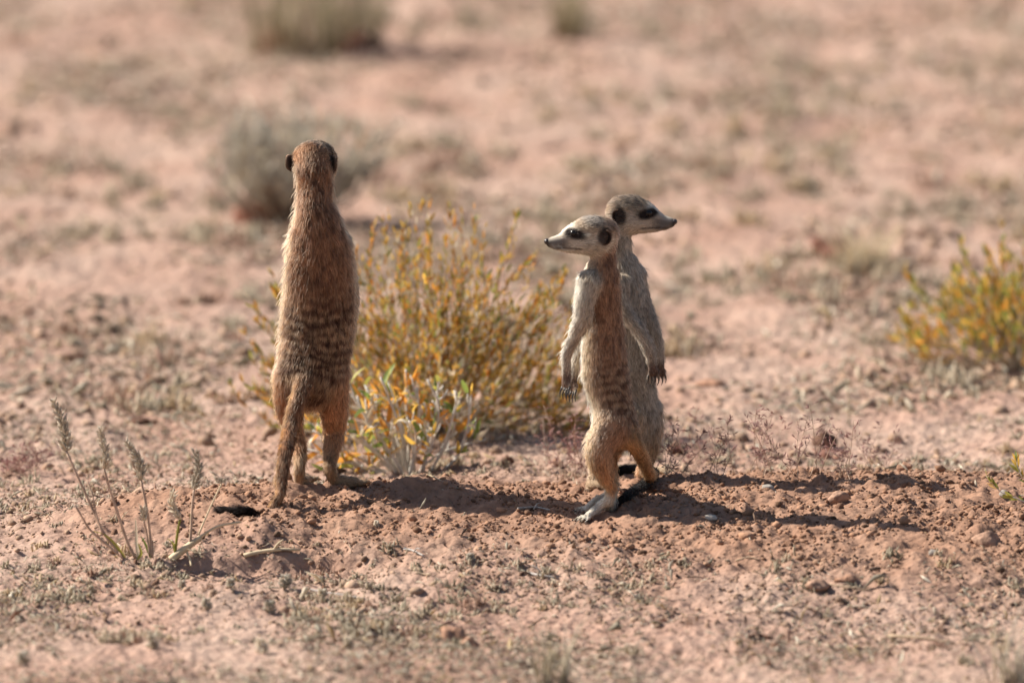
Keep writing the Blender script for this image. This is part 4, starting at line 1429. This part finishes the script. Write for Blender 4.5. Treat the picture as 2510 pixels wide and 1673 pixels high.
# ------------------------------------------------------------------ stones, clods, twigs and litter
_phi = (1 + 5 ** .5) / 2
ICV = np.array([(-1, _phi, 0), (1, _phi, 0), (-1, -_phi, 0), (1, -_phi, 0), (0, -1, _phi), (0, 1, _phi), (0, -1, -_phi), (0, 1, -_phi),
                (_phi, 0, -1), (_phi, 0, 1), (-_phi, 0, -1), (-_phi, 0, 1)]) / math.hypot(1, _phi)
ICF = np.array([(0, 11, 5), (0, 5, 1), (0, 1, 7), (0, 7, 10), (0, 10, 11), (1, 5, 9), (5, 11, 4), (11, 10, 2), (10, 7, 6), (7, 1, 8),
                (3, 9, 4), (3, 4, 2), (3, 2, 6), (3, 6, 8), (3, 8, 9), (4, 9, 5), (2, 4, 11), (6, 2, 10), (8, 6, 7), (9, 8, 1)])


def subdiv(v, f):
    mid = {}; v = [tuple(q) for q in v]; out = []

    def mp(a, b):
        k = (min(a, b), max(a, b))
        if k not in mid:
            q = (np.array(v[a]) + np.array(v[b])) / 2; q /= np.linalg.norm(q)
            mid[k] = len(v); v.append(tuple(q))
        return mid[k]
    for a, b, c in f:
        x, y, z = mp(a, b), mp(b, c), mp(c, a)
        out += [(a, x, z), (b, y, x), (c, z, y), (x, y, z)]
    return np.array(v), np.array(out)


SV, SF = subdiv(*subdiv(ICV, ICF))
SOILM = attrmat('soil_crumb', 'col', .95, 0, .1, bump=.0006)


def rough_ball(seed, rough=.25, freq=1.6, squash=.7, v=SV):
    r = np.random.default_rng(seed)
    o = r.uniform(0, 50, 3)
    n = fbm(v[:, 0] * freq + o[0] + v[:, 2] * .7, v[:, 1] * freq + o[1] - v[:, 2] * .9, seed % 40, 3) + \
        fbm(v[:, 2] * freq + o[2], v[:, 0] * freq + 11, (seed + 5) % 40, 2) * .7
    # a few flat facets
    q = v * (1 + rough * n)[:, None]
    for k in range(4):
        d = r.normal(0, 1, 3); d /= np.linalg.norm(d)
        h = q @ d; lim = r.uniform(.62, .85)
        q = q - np.clip(h - lim, 0, 1)[:, None] * d * .8
    return q * np.array([1, r.uniform(.75, 1.0), squash])


STONEG = plain('grey_stone', (0.33, 0.29, 0.25), .85, .2, .2, 200, .0006)
STONEB = plain('brown_stone', (0.33, 0.205, 0.145), .95, .08, .35, 220, .0022)
STONEP = plain('pale_stone', (0.46, 0.40, 0.33), .8, .2, .15, 150, .0005)
DARKC = plain('dark_clod', (0.12, 0.068, 0.048), .95, .05, .35, 220, .0025)
SOILC = plain('soil_clod', (0.33, 0.19, 0.128), .95, .05, .3, 260, .0022)
REDC = plain('dark_red_soil', (0.16, 0.075, 0.052), .95, .05, .3, 120, .0025)
TWIGG = plain('grey_twig', (0.38, 0.35, 0.32), .8, .2, .3, 200)


def stone(px, py, size, mat, label, category, seed, name='stone', squash=.7, rough=.2, group=None, src=True):
    p = hit(px, py, True) if src else on(px, py)
    v_ = rough_ball(seed, rough * 1.5, 1.7, squash) * size
    z = gz(p[0], p[1] + size * .4)
    o = obj(name, mesh_from(name, v_, SF, mat), None, (p[0], p[1] + size * .4, z + size * squash * .22), label=label, category=category)
    if group:
        o['group'] = group
    return o


def r3(x, y):
    return 1600 + x / 2.0286, 900 + y / 2.0286


stone(*r3(930, 668), .0098, STONEB, 'large rounded brown stone lying at the edge of the meerkat shadows', 'stone', 1, squash=.8)
stone(*r3(1395, 935), .0046, STONEG, 'round light grey pebble on bare soil between two brown stones', 'pebble', 2, 'pebble', .85, .12)
stone(*r3(572, 612), .0056, STONEG, 'grey pebble lying inside the meerkat shadow', 'pebble', 3, 'pebble', .7, .15)
stone(*r3(288, 756), .0062, STONEP, 'flat pale pebble on the lit slope just beyond the front young meerkat tail', 'pebble', 4, 'pebble', .45, .2)
stone(*r3(1660, 890), .0120, STONEB, 'angular brown stone with a dark shadow in front of the leafy sprig', 'stone', 5, squash=.75, rough=.35)
stone(*r3(1748, 655), .0046, STONEG, 'small grey pebble under the leafy sprig', 'pebble', 6, 'pebble', .8, .12)
stone(*r3(820, 1110), .0110, STONEB, 'half buried brown stone on bare soil, beside a crumbly clod and a brown twig', 'stone', 7, squash=.55, rough=.35)
stone(*r3(1255, 195), .0040, DARKC, 'tiny dark pebble alone on pale ground between the bleached stalk and the golden bush', 'pebble', 8, 'pebble', .9)
stone(*r3(1255, 505), .0060, SOILC, 'angular reddish clod on the crest behind the shadow tips', 'clod', 9, 'clod', .8, .35)
stone(*r3(850, 400), .0120, DARKC, 'dark hollow clod under the heap of reddish twigs', 'clod', 10, 'clod', .8, .4)
stone(*r3(125, 430), .0085, DARKC, 'black brown clod behind the mound beside the rear young meerkat', 'clod', 11, 'clod', .9, .45)
stone(1243, 1137, .0066, DARKC, 'dark clod on pale ground between the small bush and the front young meerkat', 'clod', 12, 'clod', .85, .45)
stone(1365, 1140, .0055, SOILC, 'reddish clod at the foot of the pinkish grass next to the orange bush', 'clod', 13, 'clod', .8, .4)
stone(905 * K, 1452 * K, .0050, DARKC, 'small dark clod on its own in front of the mound, beside the big red clod', 'clod', 14, 'clod', .8, .4)
stone(1040 * K, 1470 * K, .0125, SOILC, 'big crumbly red clod lying well in front of the mound beside its smaller neighbour', 'clod', 15, 'clod', .7, .5)
stone(1085 * K, 1482 * K, .0085, SOILC, 'smaller crumbly red clod touching the big red clod', 'clod', 16, 'clod', .6, .5)
stone(1905 * K, 585 * K, .0200, REDC, 'smaller of two dark red brown clods behind the meerkats', 'clod', 17, 'clod', .7, .4)
stone(1942 * K, 604 * K, .0230, REDC, 'larger of two dark red brown clods, touching thin pale grass behind the meerkats', 'clod', 18, 'clod', .75, .4)
stone(625 * K, 508 * K, .0340, REDC, 'dark reddish hump of soil under the grey green bush', 'clod', 19, 'clod', .75, .3)
stone(660 * K, 118 * K, .0330, REDC, 'dark red hump of soil under the middle of the tall dry grass clump', 'clod', 20, 'clod', .6, .35)
stone(830 * K, 120 * K, .0320, REDC, 'dark red hump of soil where the tall dry grass faces the green clump', 'clod', 21, 'clod', .6, .35)
stone(320 * K, 972 * K, .0120, DARKC, 'dark flat clod on pale ground behind the seed stalks', 'clod', 22, 'clod', .4, .4)
stone(170 * K, 830 * K, .0110, DARKC, 'dark clod on the ground far beyond the seed stalks', 'clod', 23, 'clod', .5, .4)
stone(1950 * K, 1340 * K, .0085, SOILC, 'crumbly clod beside the half buried brown stone', 'clod', 24, 'clod', .5, .5)
stone(1630 * K, 888 * K, .0140, SOILC, 'long flat clod on pale ground behind the rear young meerkat', 'clod', 25, 'clod', .3, .35)
stone(2215 * K, 845 * K, .0200, DARKC, 'dark flat hump of soil under the yellow bush', 'clod', 26, 'clod', .4, .35)


# scattered crumbs of soil that one can pick out on the mound
def crumbs():
    r = np.random.default_rng(61)
    protos = [mesh_from('clod', rough_ball(200 + k, .7, 2.2, r.uniform(.55, .8), subdiv(ICV, ICF)[0]), subdiv(ICV, ICF)[1], SOILC) for k in range(10)]
    n = 0
    while n < 210:
        x = r.uniform(-.42, .47); y = r.uniform(-.40, .06)
        if r.random() > mound_mask(np.array([x]), np.array([y]))[0] * 1.1:
            continue
        s_ = min(.0014 + r.exponential(.0009), .0048)
        o = obj('clod', protos[int(r.integers(10))], None, (x, y, gz(x, y) + s_ * .12),
                label='small reddish soil clod lying loose on the dug mound', category='clod', group='loose clods on the dug mound')
        o.scale = (s_,) * 3; o.rotation_euler = tuple(r.uniform(0, 6.28, 3))
        n += 1


crumbs()


def scatter_xy(r, n, ylo, yhi, dens):
    """random ground points inside the sight wedge, thinned by dens(x,y)"""
    out = []
    tot = 0
    while tot < n:
        y = r.uniform(ylo, yhi, n); x = r.uniform(-1, 1, n) * (0.047 * (y + 10) + 0.10)
        keep = r.random(n) < dens(x, y)
        out.append(np.stack([x[keep], y[keep]], 1)); tot += keep.sum()
    return np.vstack(out)[:n]


def soil_stuff():
    r = np.random.default_rng(63)
    A = scatter_xy(r, 21000, -.62, .55, lambda x, y: np.clip(.25 + mound_mask(x, y), 0, 1) * np.clip(.35 + 1.6 * (fbm(x * 22, y * 14, 51, 3) + .15), .06, 1))
    B = scatter_xy(r, 4500, .3, 4.6, lambda x, y: np.clip(.2 + 1.6 * fbm(x * 9, y * 5, 53, 3), .03, 1))
    pts = np.vstack([A, B]); n = len(pts)
    s_ = np.concatenate([.0007 + r.exponential(.0007, len(A)), .0016 + r.exponential(.0022, len(B))]).clip(0, .009)
    z = gh(pts[:, 0], pts[:, 1])
    base = np.stack([rough_ball(300 + k, .75, 1.9, .7, ICV) for k in range(24)])
    k = r.integers(0, 24, n)
    th = r.uniform(0, 6.28, n)
    v = base[k] * s_[:, None, None]
    c, s = np.cos(th)[:, None], np.sin(th)[:, None]
    v = np.stack([v[..., 0] * c - v[..., 1] * s, v[..., 0] * s + v[..., 1] * c, v[..., 2]], -1)
    v = v + np.stack([pts[:, 0], pts[:, 1], z + s_ * .22], 1)[:, None]
    f = (ICF[None] + (np.arange(n) * 12)[:, None, None]).reshape(-1, 3)
    dug = smooth(.2, .8, mound_mask(pts[:, 0], pts[:, 1]))
    col = mixc(np.tile(np.array([.37, .25, .175]), (n, 1)), np.tile(np.array([.315, .178, .112]), (n, 1)), dug) * r.uniform(.55, 1.25, n)[:, None]
    dk = r.random(n) < .07
    col[dk] *= .35
    cols = np.repeat(col, 12, 0)
    obj('soil_crumbs', mesh_from('soil_crumbs', v.reshape(-1, 3), f, SOILM, False, cols), None, None, kind='stuff',
        label='fine reddish and brown soil crumbs strewn over the ground', category='soil')


soil_stuff()
LITM = attrmat('dry_litter', 'col', .8, .48, .15)


def litter():
    """dry stems, husks and woolly bits lying on the crust"""
    r = np.random.default_rng(67)
    pal = np.array([(.68, .59, .46), (.56, .48, .38), (.47, .42, .33), (.76, .69, .57), (.36, .25, .18), (.44, .29, .22), (.37, .33, .25), (.52, .40, .24), (.16, .11, .085)])
    pw = np.array([.18, .16, .13, .12, .10, .10, .07, .07, .07])
    nd = lambda x, y: np.clip(1.05 - 1.35 * mound_mask(x, y), .03, 1) * np.clip(.42 + 2.0 * fbm(x * 8, y * 5, 57, 4), .03, 1) * (.45 + .55 * gauss(x, y, -.15, -.55, .4, .4))
    A = scatter_xy(r, 44000, -1.25, .75, nd)
    B = scatter_xy(r, 21000, .75, 4.8, lambda x, y: np.clip(.40 + 2.2 * fbm(x * 6, y * 3.2, 59, 4), .02, 1))
    pts = np.vstack([A, B]); n = len(pts)
    L = np.concatenate([.0020 + r.exponential(.0026, len(A)), .005 + r.exponential(.006, len(B))]).clip(0, .03)
    w = L * r.uniform(.10, .30, n) + .0004
    az = r.uniform(0, 6.28, n); el = np.abs(r.normal(0, .38, n))
    cl = fbm(pts[:, 0] * 7, pts[:, 1] * 4, 71, 2)
    ci = np.array([r.choice(9, p=pw) for _ in range(n)])
    col = pal[ci] * r.uniform(.75, 1.15, n)[:, None]
    z = gh(pts[:, 0], pts[:, 1]) + .0004
    d = np.stack([np.cos(az) * np.cos(el), np.sin(az) * np.cos(el), np.sin(el)], 1)
    s = np.stack([-np.sin(az), np.cos(az), r.normal(0, .5, n)], 1)
    u = np.cross(d, s)
    p0 = np.stack([pts[:, 0], pts[:, 1], z], 1)
    v = np.zeros((n, 7, 3))
    bend = r.normal(0, .25, n)
    for k, (t, ww) in enumerate(((0, .35), (.5, 1.0), (1.0, .2))):
        c_ = p0 + d * (L * t)[:, None] + u * (bend * L * t * (1 - t) * 2)[:, None]
        if k < 2:
            v[:, k * 3] = c_ - s * (w * ww * .5)[:, None]
            v[:, k * 3 + 1] = c_ + u * (w * ww * .4)[:, None]
            v[:, k * 3 + 2] = c_ + s * (w * ww * .5)[:, None]
        else:
            v[:, 6] = c_
    f = np.array([(0, 1, 4), (0, 4, 3), (1, 2, 5), (1, 5, 4), (2, 0, 3), (2, 3, 5), (3, 4, 6), (4, 5, 6), (5, 3, 6)])
    F = (f[None] + (np.arange(n) * 7)[:, None, None]).reshape(-1, 3)
    obj('dry_litter', mesh_from('dry_litter', v.reshape(-1, 3), F, LITM, False, np.repeat(col, 7, 0)), None, None, kind='stuff',
        label='dry straw, husks and leaf litter strewn over the pale crusted ground', category='litter')


litter()


def low_cover():
    """tiny woolly grey-green plants and dry tufts, too many to count"""
    r = np.random.default_rng(73)
    nd = lambda x, y: np.clip(1.0 - 1.5 * mound_mask(x, y), 0, 1) * np.clip(.30 + 2.4 * fbm(x * 7, y * 4, 79, 4), .015, 1) * (.28 + .72 * gauss(x, y, -.2, -.5, .26, .3))
    A = scatter_xy(r, 760, -1.25, .8, nd)
    B = scatter_xy(r, 600, .8, 4.8, lambda x, y: np.clip(.30 + 2.6 * fbm(x * 5, y * 2.6, 83, 4), .015, 1))
    pts = np.vstack([A, B])
    V_ = []; C_ = []
    pal = [(.50, .43, .33), (.56, .47, .355), (.45, .39, .29), (.56, .44, .30), (.48, .33, .25)]
    for i, (x, y) in enumerate(pts):
        far = i >= len(A)
        R = (r.uniform(.003, .010) if not far else r.uniform(.006, .024))
        nb = int(r.integers(14, 30)); c0 = np.array(pal[r.choice(5, p=[.3, .25, .15, .18, .12])])
        az = r.uniform(0, 6.28, nb); el = r.uniform(.15, 1.45, nb)
        o = np.stack([x + r.normal(0, R * .45, nb), y + r.normal(0, R * .6, nb)], 1)
        z = gh(o[:, 0], o[:, 1]) - .0005
        d = np.stack([np.cos(az) * np.cos(el), np.sin(az) * np.cos(el), np.sin(el)], 1)
        l_ = R * r.uniform(.5, 1.25, nb); w = (.0006 + R * .055) * r.uniform(.7, 1.3, nb)
        s = np.stack([-np.sin(az), np.cos(az), np.zeros(nb)], 1); u = np.cross(s, d)
        p0 = np.stack([o[:, 0], o[:, 1], z], 1)
        v = np.zeros((nb, 7, 3))
        for k, (t, ww) in enumerate(((0, .7), (.55, 1))):
            c_ = p0 + d * (l_ * t)[:, None]
            v[:, k * 3] = c_ - s * (w * ww)[:, None]; v[:, k * 3 + 1] = c_ + u * (w * ww)[:, None]; v[:, k * 3 + 2] = c_ + s * (w * ww)[:, None]
        v[:, 6] = p0 + d * l_[:, None]
        V_.append(v); C_.append(c0[None] * r.uniform(.75, 1.2, nb)[:, None])
    v = np.concatenate(V_); c = np.concatenate(C_); n = len(v)
    f = np.array([(0, 1, 4), (0, 4, 3), (1, 2, 5), (1, 5, 4), (2, 0, 3), (2, 3, 5), (3, 4, 6), (4, 5, 6), (5, 3, 6)])
    F = (f[None] + (np.arange(n) * 7)[:, None, None]).reshape(-1, 3)
    obj('ground_cover', mesh_from('ground_cover', v.reshape(-1, 3), F, LITM, False, np.repeat(c, 7, 0)), None, None, kind='stuff',
        label='low grey green woolly plants and dry tufts growing all over the flat ground', category='ground cover')


low_cover()


# woolly little plants in front that one can pick out
WOOL = leafmat('woolly_leaf', (0.70, 0.63, 0.52), .55)


def woolly(u, v, h, label, seed):
    h = h * 1.0
    base = on(u, v); r = np.random.default_rng(seed)
    root = thing('woolly_plant', base, label, 'plant', 'woolly plants in front of the mound')
    m = MB()
    for i in range(46):
        t = r.random(); an = r.uniform(0, 6.28)
        o = np.array([0, 0, h * t * .8])
        d = np.array([math.cos(an), math.sin(an), .45]) * h * .5 * (1 - .35 * t)
        m.tube([o, o + d * .6, o + d + ZV * h * .06], [.0006, .0009, .0003], 4)
    obj('leaves', m.mesh('leaves', WOOL), root, kind='stuff')
    m = MB(); m.tube([(0, 0, -.003), (0, 0, h * .85)], [.0009, .0005], 5)
    obj('stem', m.mesh('stem', STEMW), root)


for i, (u, v, h, lb) in enumerate([
        (656, 1352, .014, 'upright woolly plant just below the shaded ledge'),
        (740, 1378, .011, 'woolly plant beside a dark twig below the shaded ledge'),
        (418, 1352, .008, 'tiny woolly plant in front of the thick pale straw of the grass plant'),
        (530, 1350, .009, 'woolly plant between the pale straw and the shaded ledge'),
        (165, 1368, .009, 'woolly plant among litter, in front of the tallest seed head'),
        (475, 1400, .011, 'low woolly plant among litter between the straw and the upright woolly plant'),
        (620, 1410, .013, 'broad woolly plant in the litter below the upright one'),
        (350, 1490, .014, 'blurred woolly plant in litter, in front of the grass plant with three seed heads'),
        (600, 1500, .014, 'blurred woolly plant in litter, in front of the broad woolly plant'),
        (55, 1530, .014, 'blurred woolly plant on its own in bare litter, well in front of the seed grasses'),
        (800, 1490, .011, 'blurred woolly plant close beside the small dark clod'),
        (1080, 1290, .008, 'tiny woolly plant on the red slope above the grey twig'),
        (865, 1210, .006, 'tiny pale woolly plant on the slope below the shadow of the biggest meerkat')]):
    woolly(u, v, h, lb, 90 + i)


# twigs and straws lying about
def twig(pts, rad, mat, label, name='twig', lift=.0012, fork=None):
    w = [on(*q) + ZV * lift * (1 + k * .3) for k, q in enumerate(pts)]
    b0 = w[0].copy()
    root = thing(name, b0, label, name.split('_')[-1])
    m = MB(); m.tube(catmull([q - b0 for q in w], 8), np.linspace(rad, rad * .6, 8), 6)
    obj('stick', m.mesh('stick', mat), root)
    if fork:
        q0 = (w[0] + w[-1]) / 2 - b0
        m = MB(); m.tube(catmull([q0, q0 + np.array(fork) * .5 + ZV * .002, q0 + np.array(fork)], 6), np.linspace(rad * .7, rad * .3, 6), 5)
        obj('fork', m.mesh('fork', mat), root)


twig([(1212, 1318), (1245, 1325), (1282, 1331)], .0012, TWIGG, 'grey forked twig lying on the soil below the front young meerkat', fork=(-.010, .004, .008))
twig([(928, 1262), (950, 1268), (972, 1280)], .0012, TWIGG, 'split grey twig beside a dark crumb on the slope below the small bush', fork=(.006, -.01, .004))
twig([(1195, 1322), (1205, 1318), (1218, 1321)], .0014, DARKC, 'charred stub of twig beside the grey forked twig')
twig([(700, 1352), (740, 1362), (790, 1370), (840, 1380)], .0008, TWIGG, 'long thin dark twig lying among the woolly plants')
twig([(1190, 1170), (1230, 1168), (1262, 1175)], .0011, TWIGG, 'grey twig lying inside the shadow of the biggest meerkat', fork=(.006, .01, .004))
twig([(955, 1318), (975, 1322), (990, 1323)], .0012, STEMB, 'short brown twig on the flat below the slope')
twig([(560, 1278), (600, 1270), (645, 1266), (690, 1268)], .0022, STRAW, 'thick pale dry stem lying along the top of the shaded ledge', fork=(.01, -.004, .012))
twig([(1020, 1110), (985, 1095), (945, 1093)], .0009, STRAW, 'thin straw on the soil under the small bush')
twig([(1690, 1290), (1720, 1283), (1745, 1290)], .0008, STEMB, 'thin brown twig on the bare slope in front of the young meerkat shadows')
twig([(1905, 1345), (1950, 1352), (2005, 1360)], .0010, STEMB, 'brown twig lying among clods beside the half buried brown stone')
twig([(2040, 1462), (2120, 1468), (2190, 1480)], .0016, STEMB, 'long dark blurred twig on the ground well in front of the mound')
twig([(1720, 1466), (1745, 1463), (1770, 1468)], .0022, DARKC, 'short black blurred stick on the ground between the grass sprig and the long dark twig')


def twig_heap():
    c = hit(2029, 1125, True); r = np.random.default_rng(5)
    root = thing('twig_heap', c, 'small heap of reddish dry twigs behind the mound', 'twig heap')
    mt = plain('reddish_twig', (.30, .14, .10), .8, .2, .3, 200)
    for i in range(34):
        a = r.normal(0, .009, 3); a[2] = abs(a[2]) * .7
        d = r.normal(0, 1, 3); d[2] = abs(d[2]) * .5; d /= np.linalg.norm(d)
        m = MB(); m.tube([a - d * .006, a + r.normal(0, .001, 3), a + d * .006], [.0005, .0006, .0003], 5)
        obj('twig', m.mesh('twig', mt), root)


twig_heap()
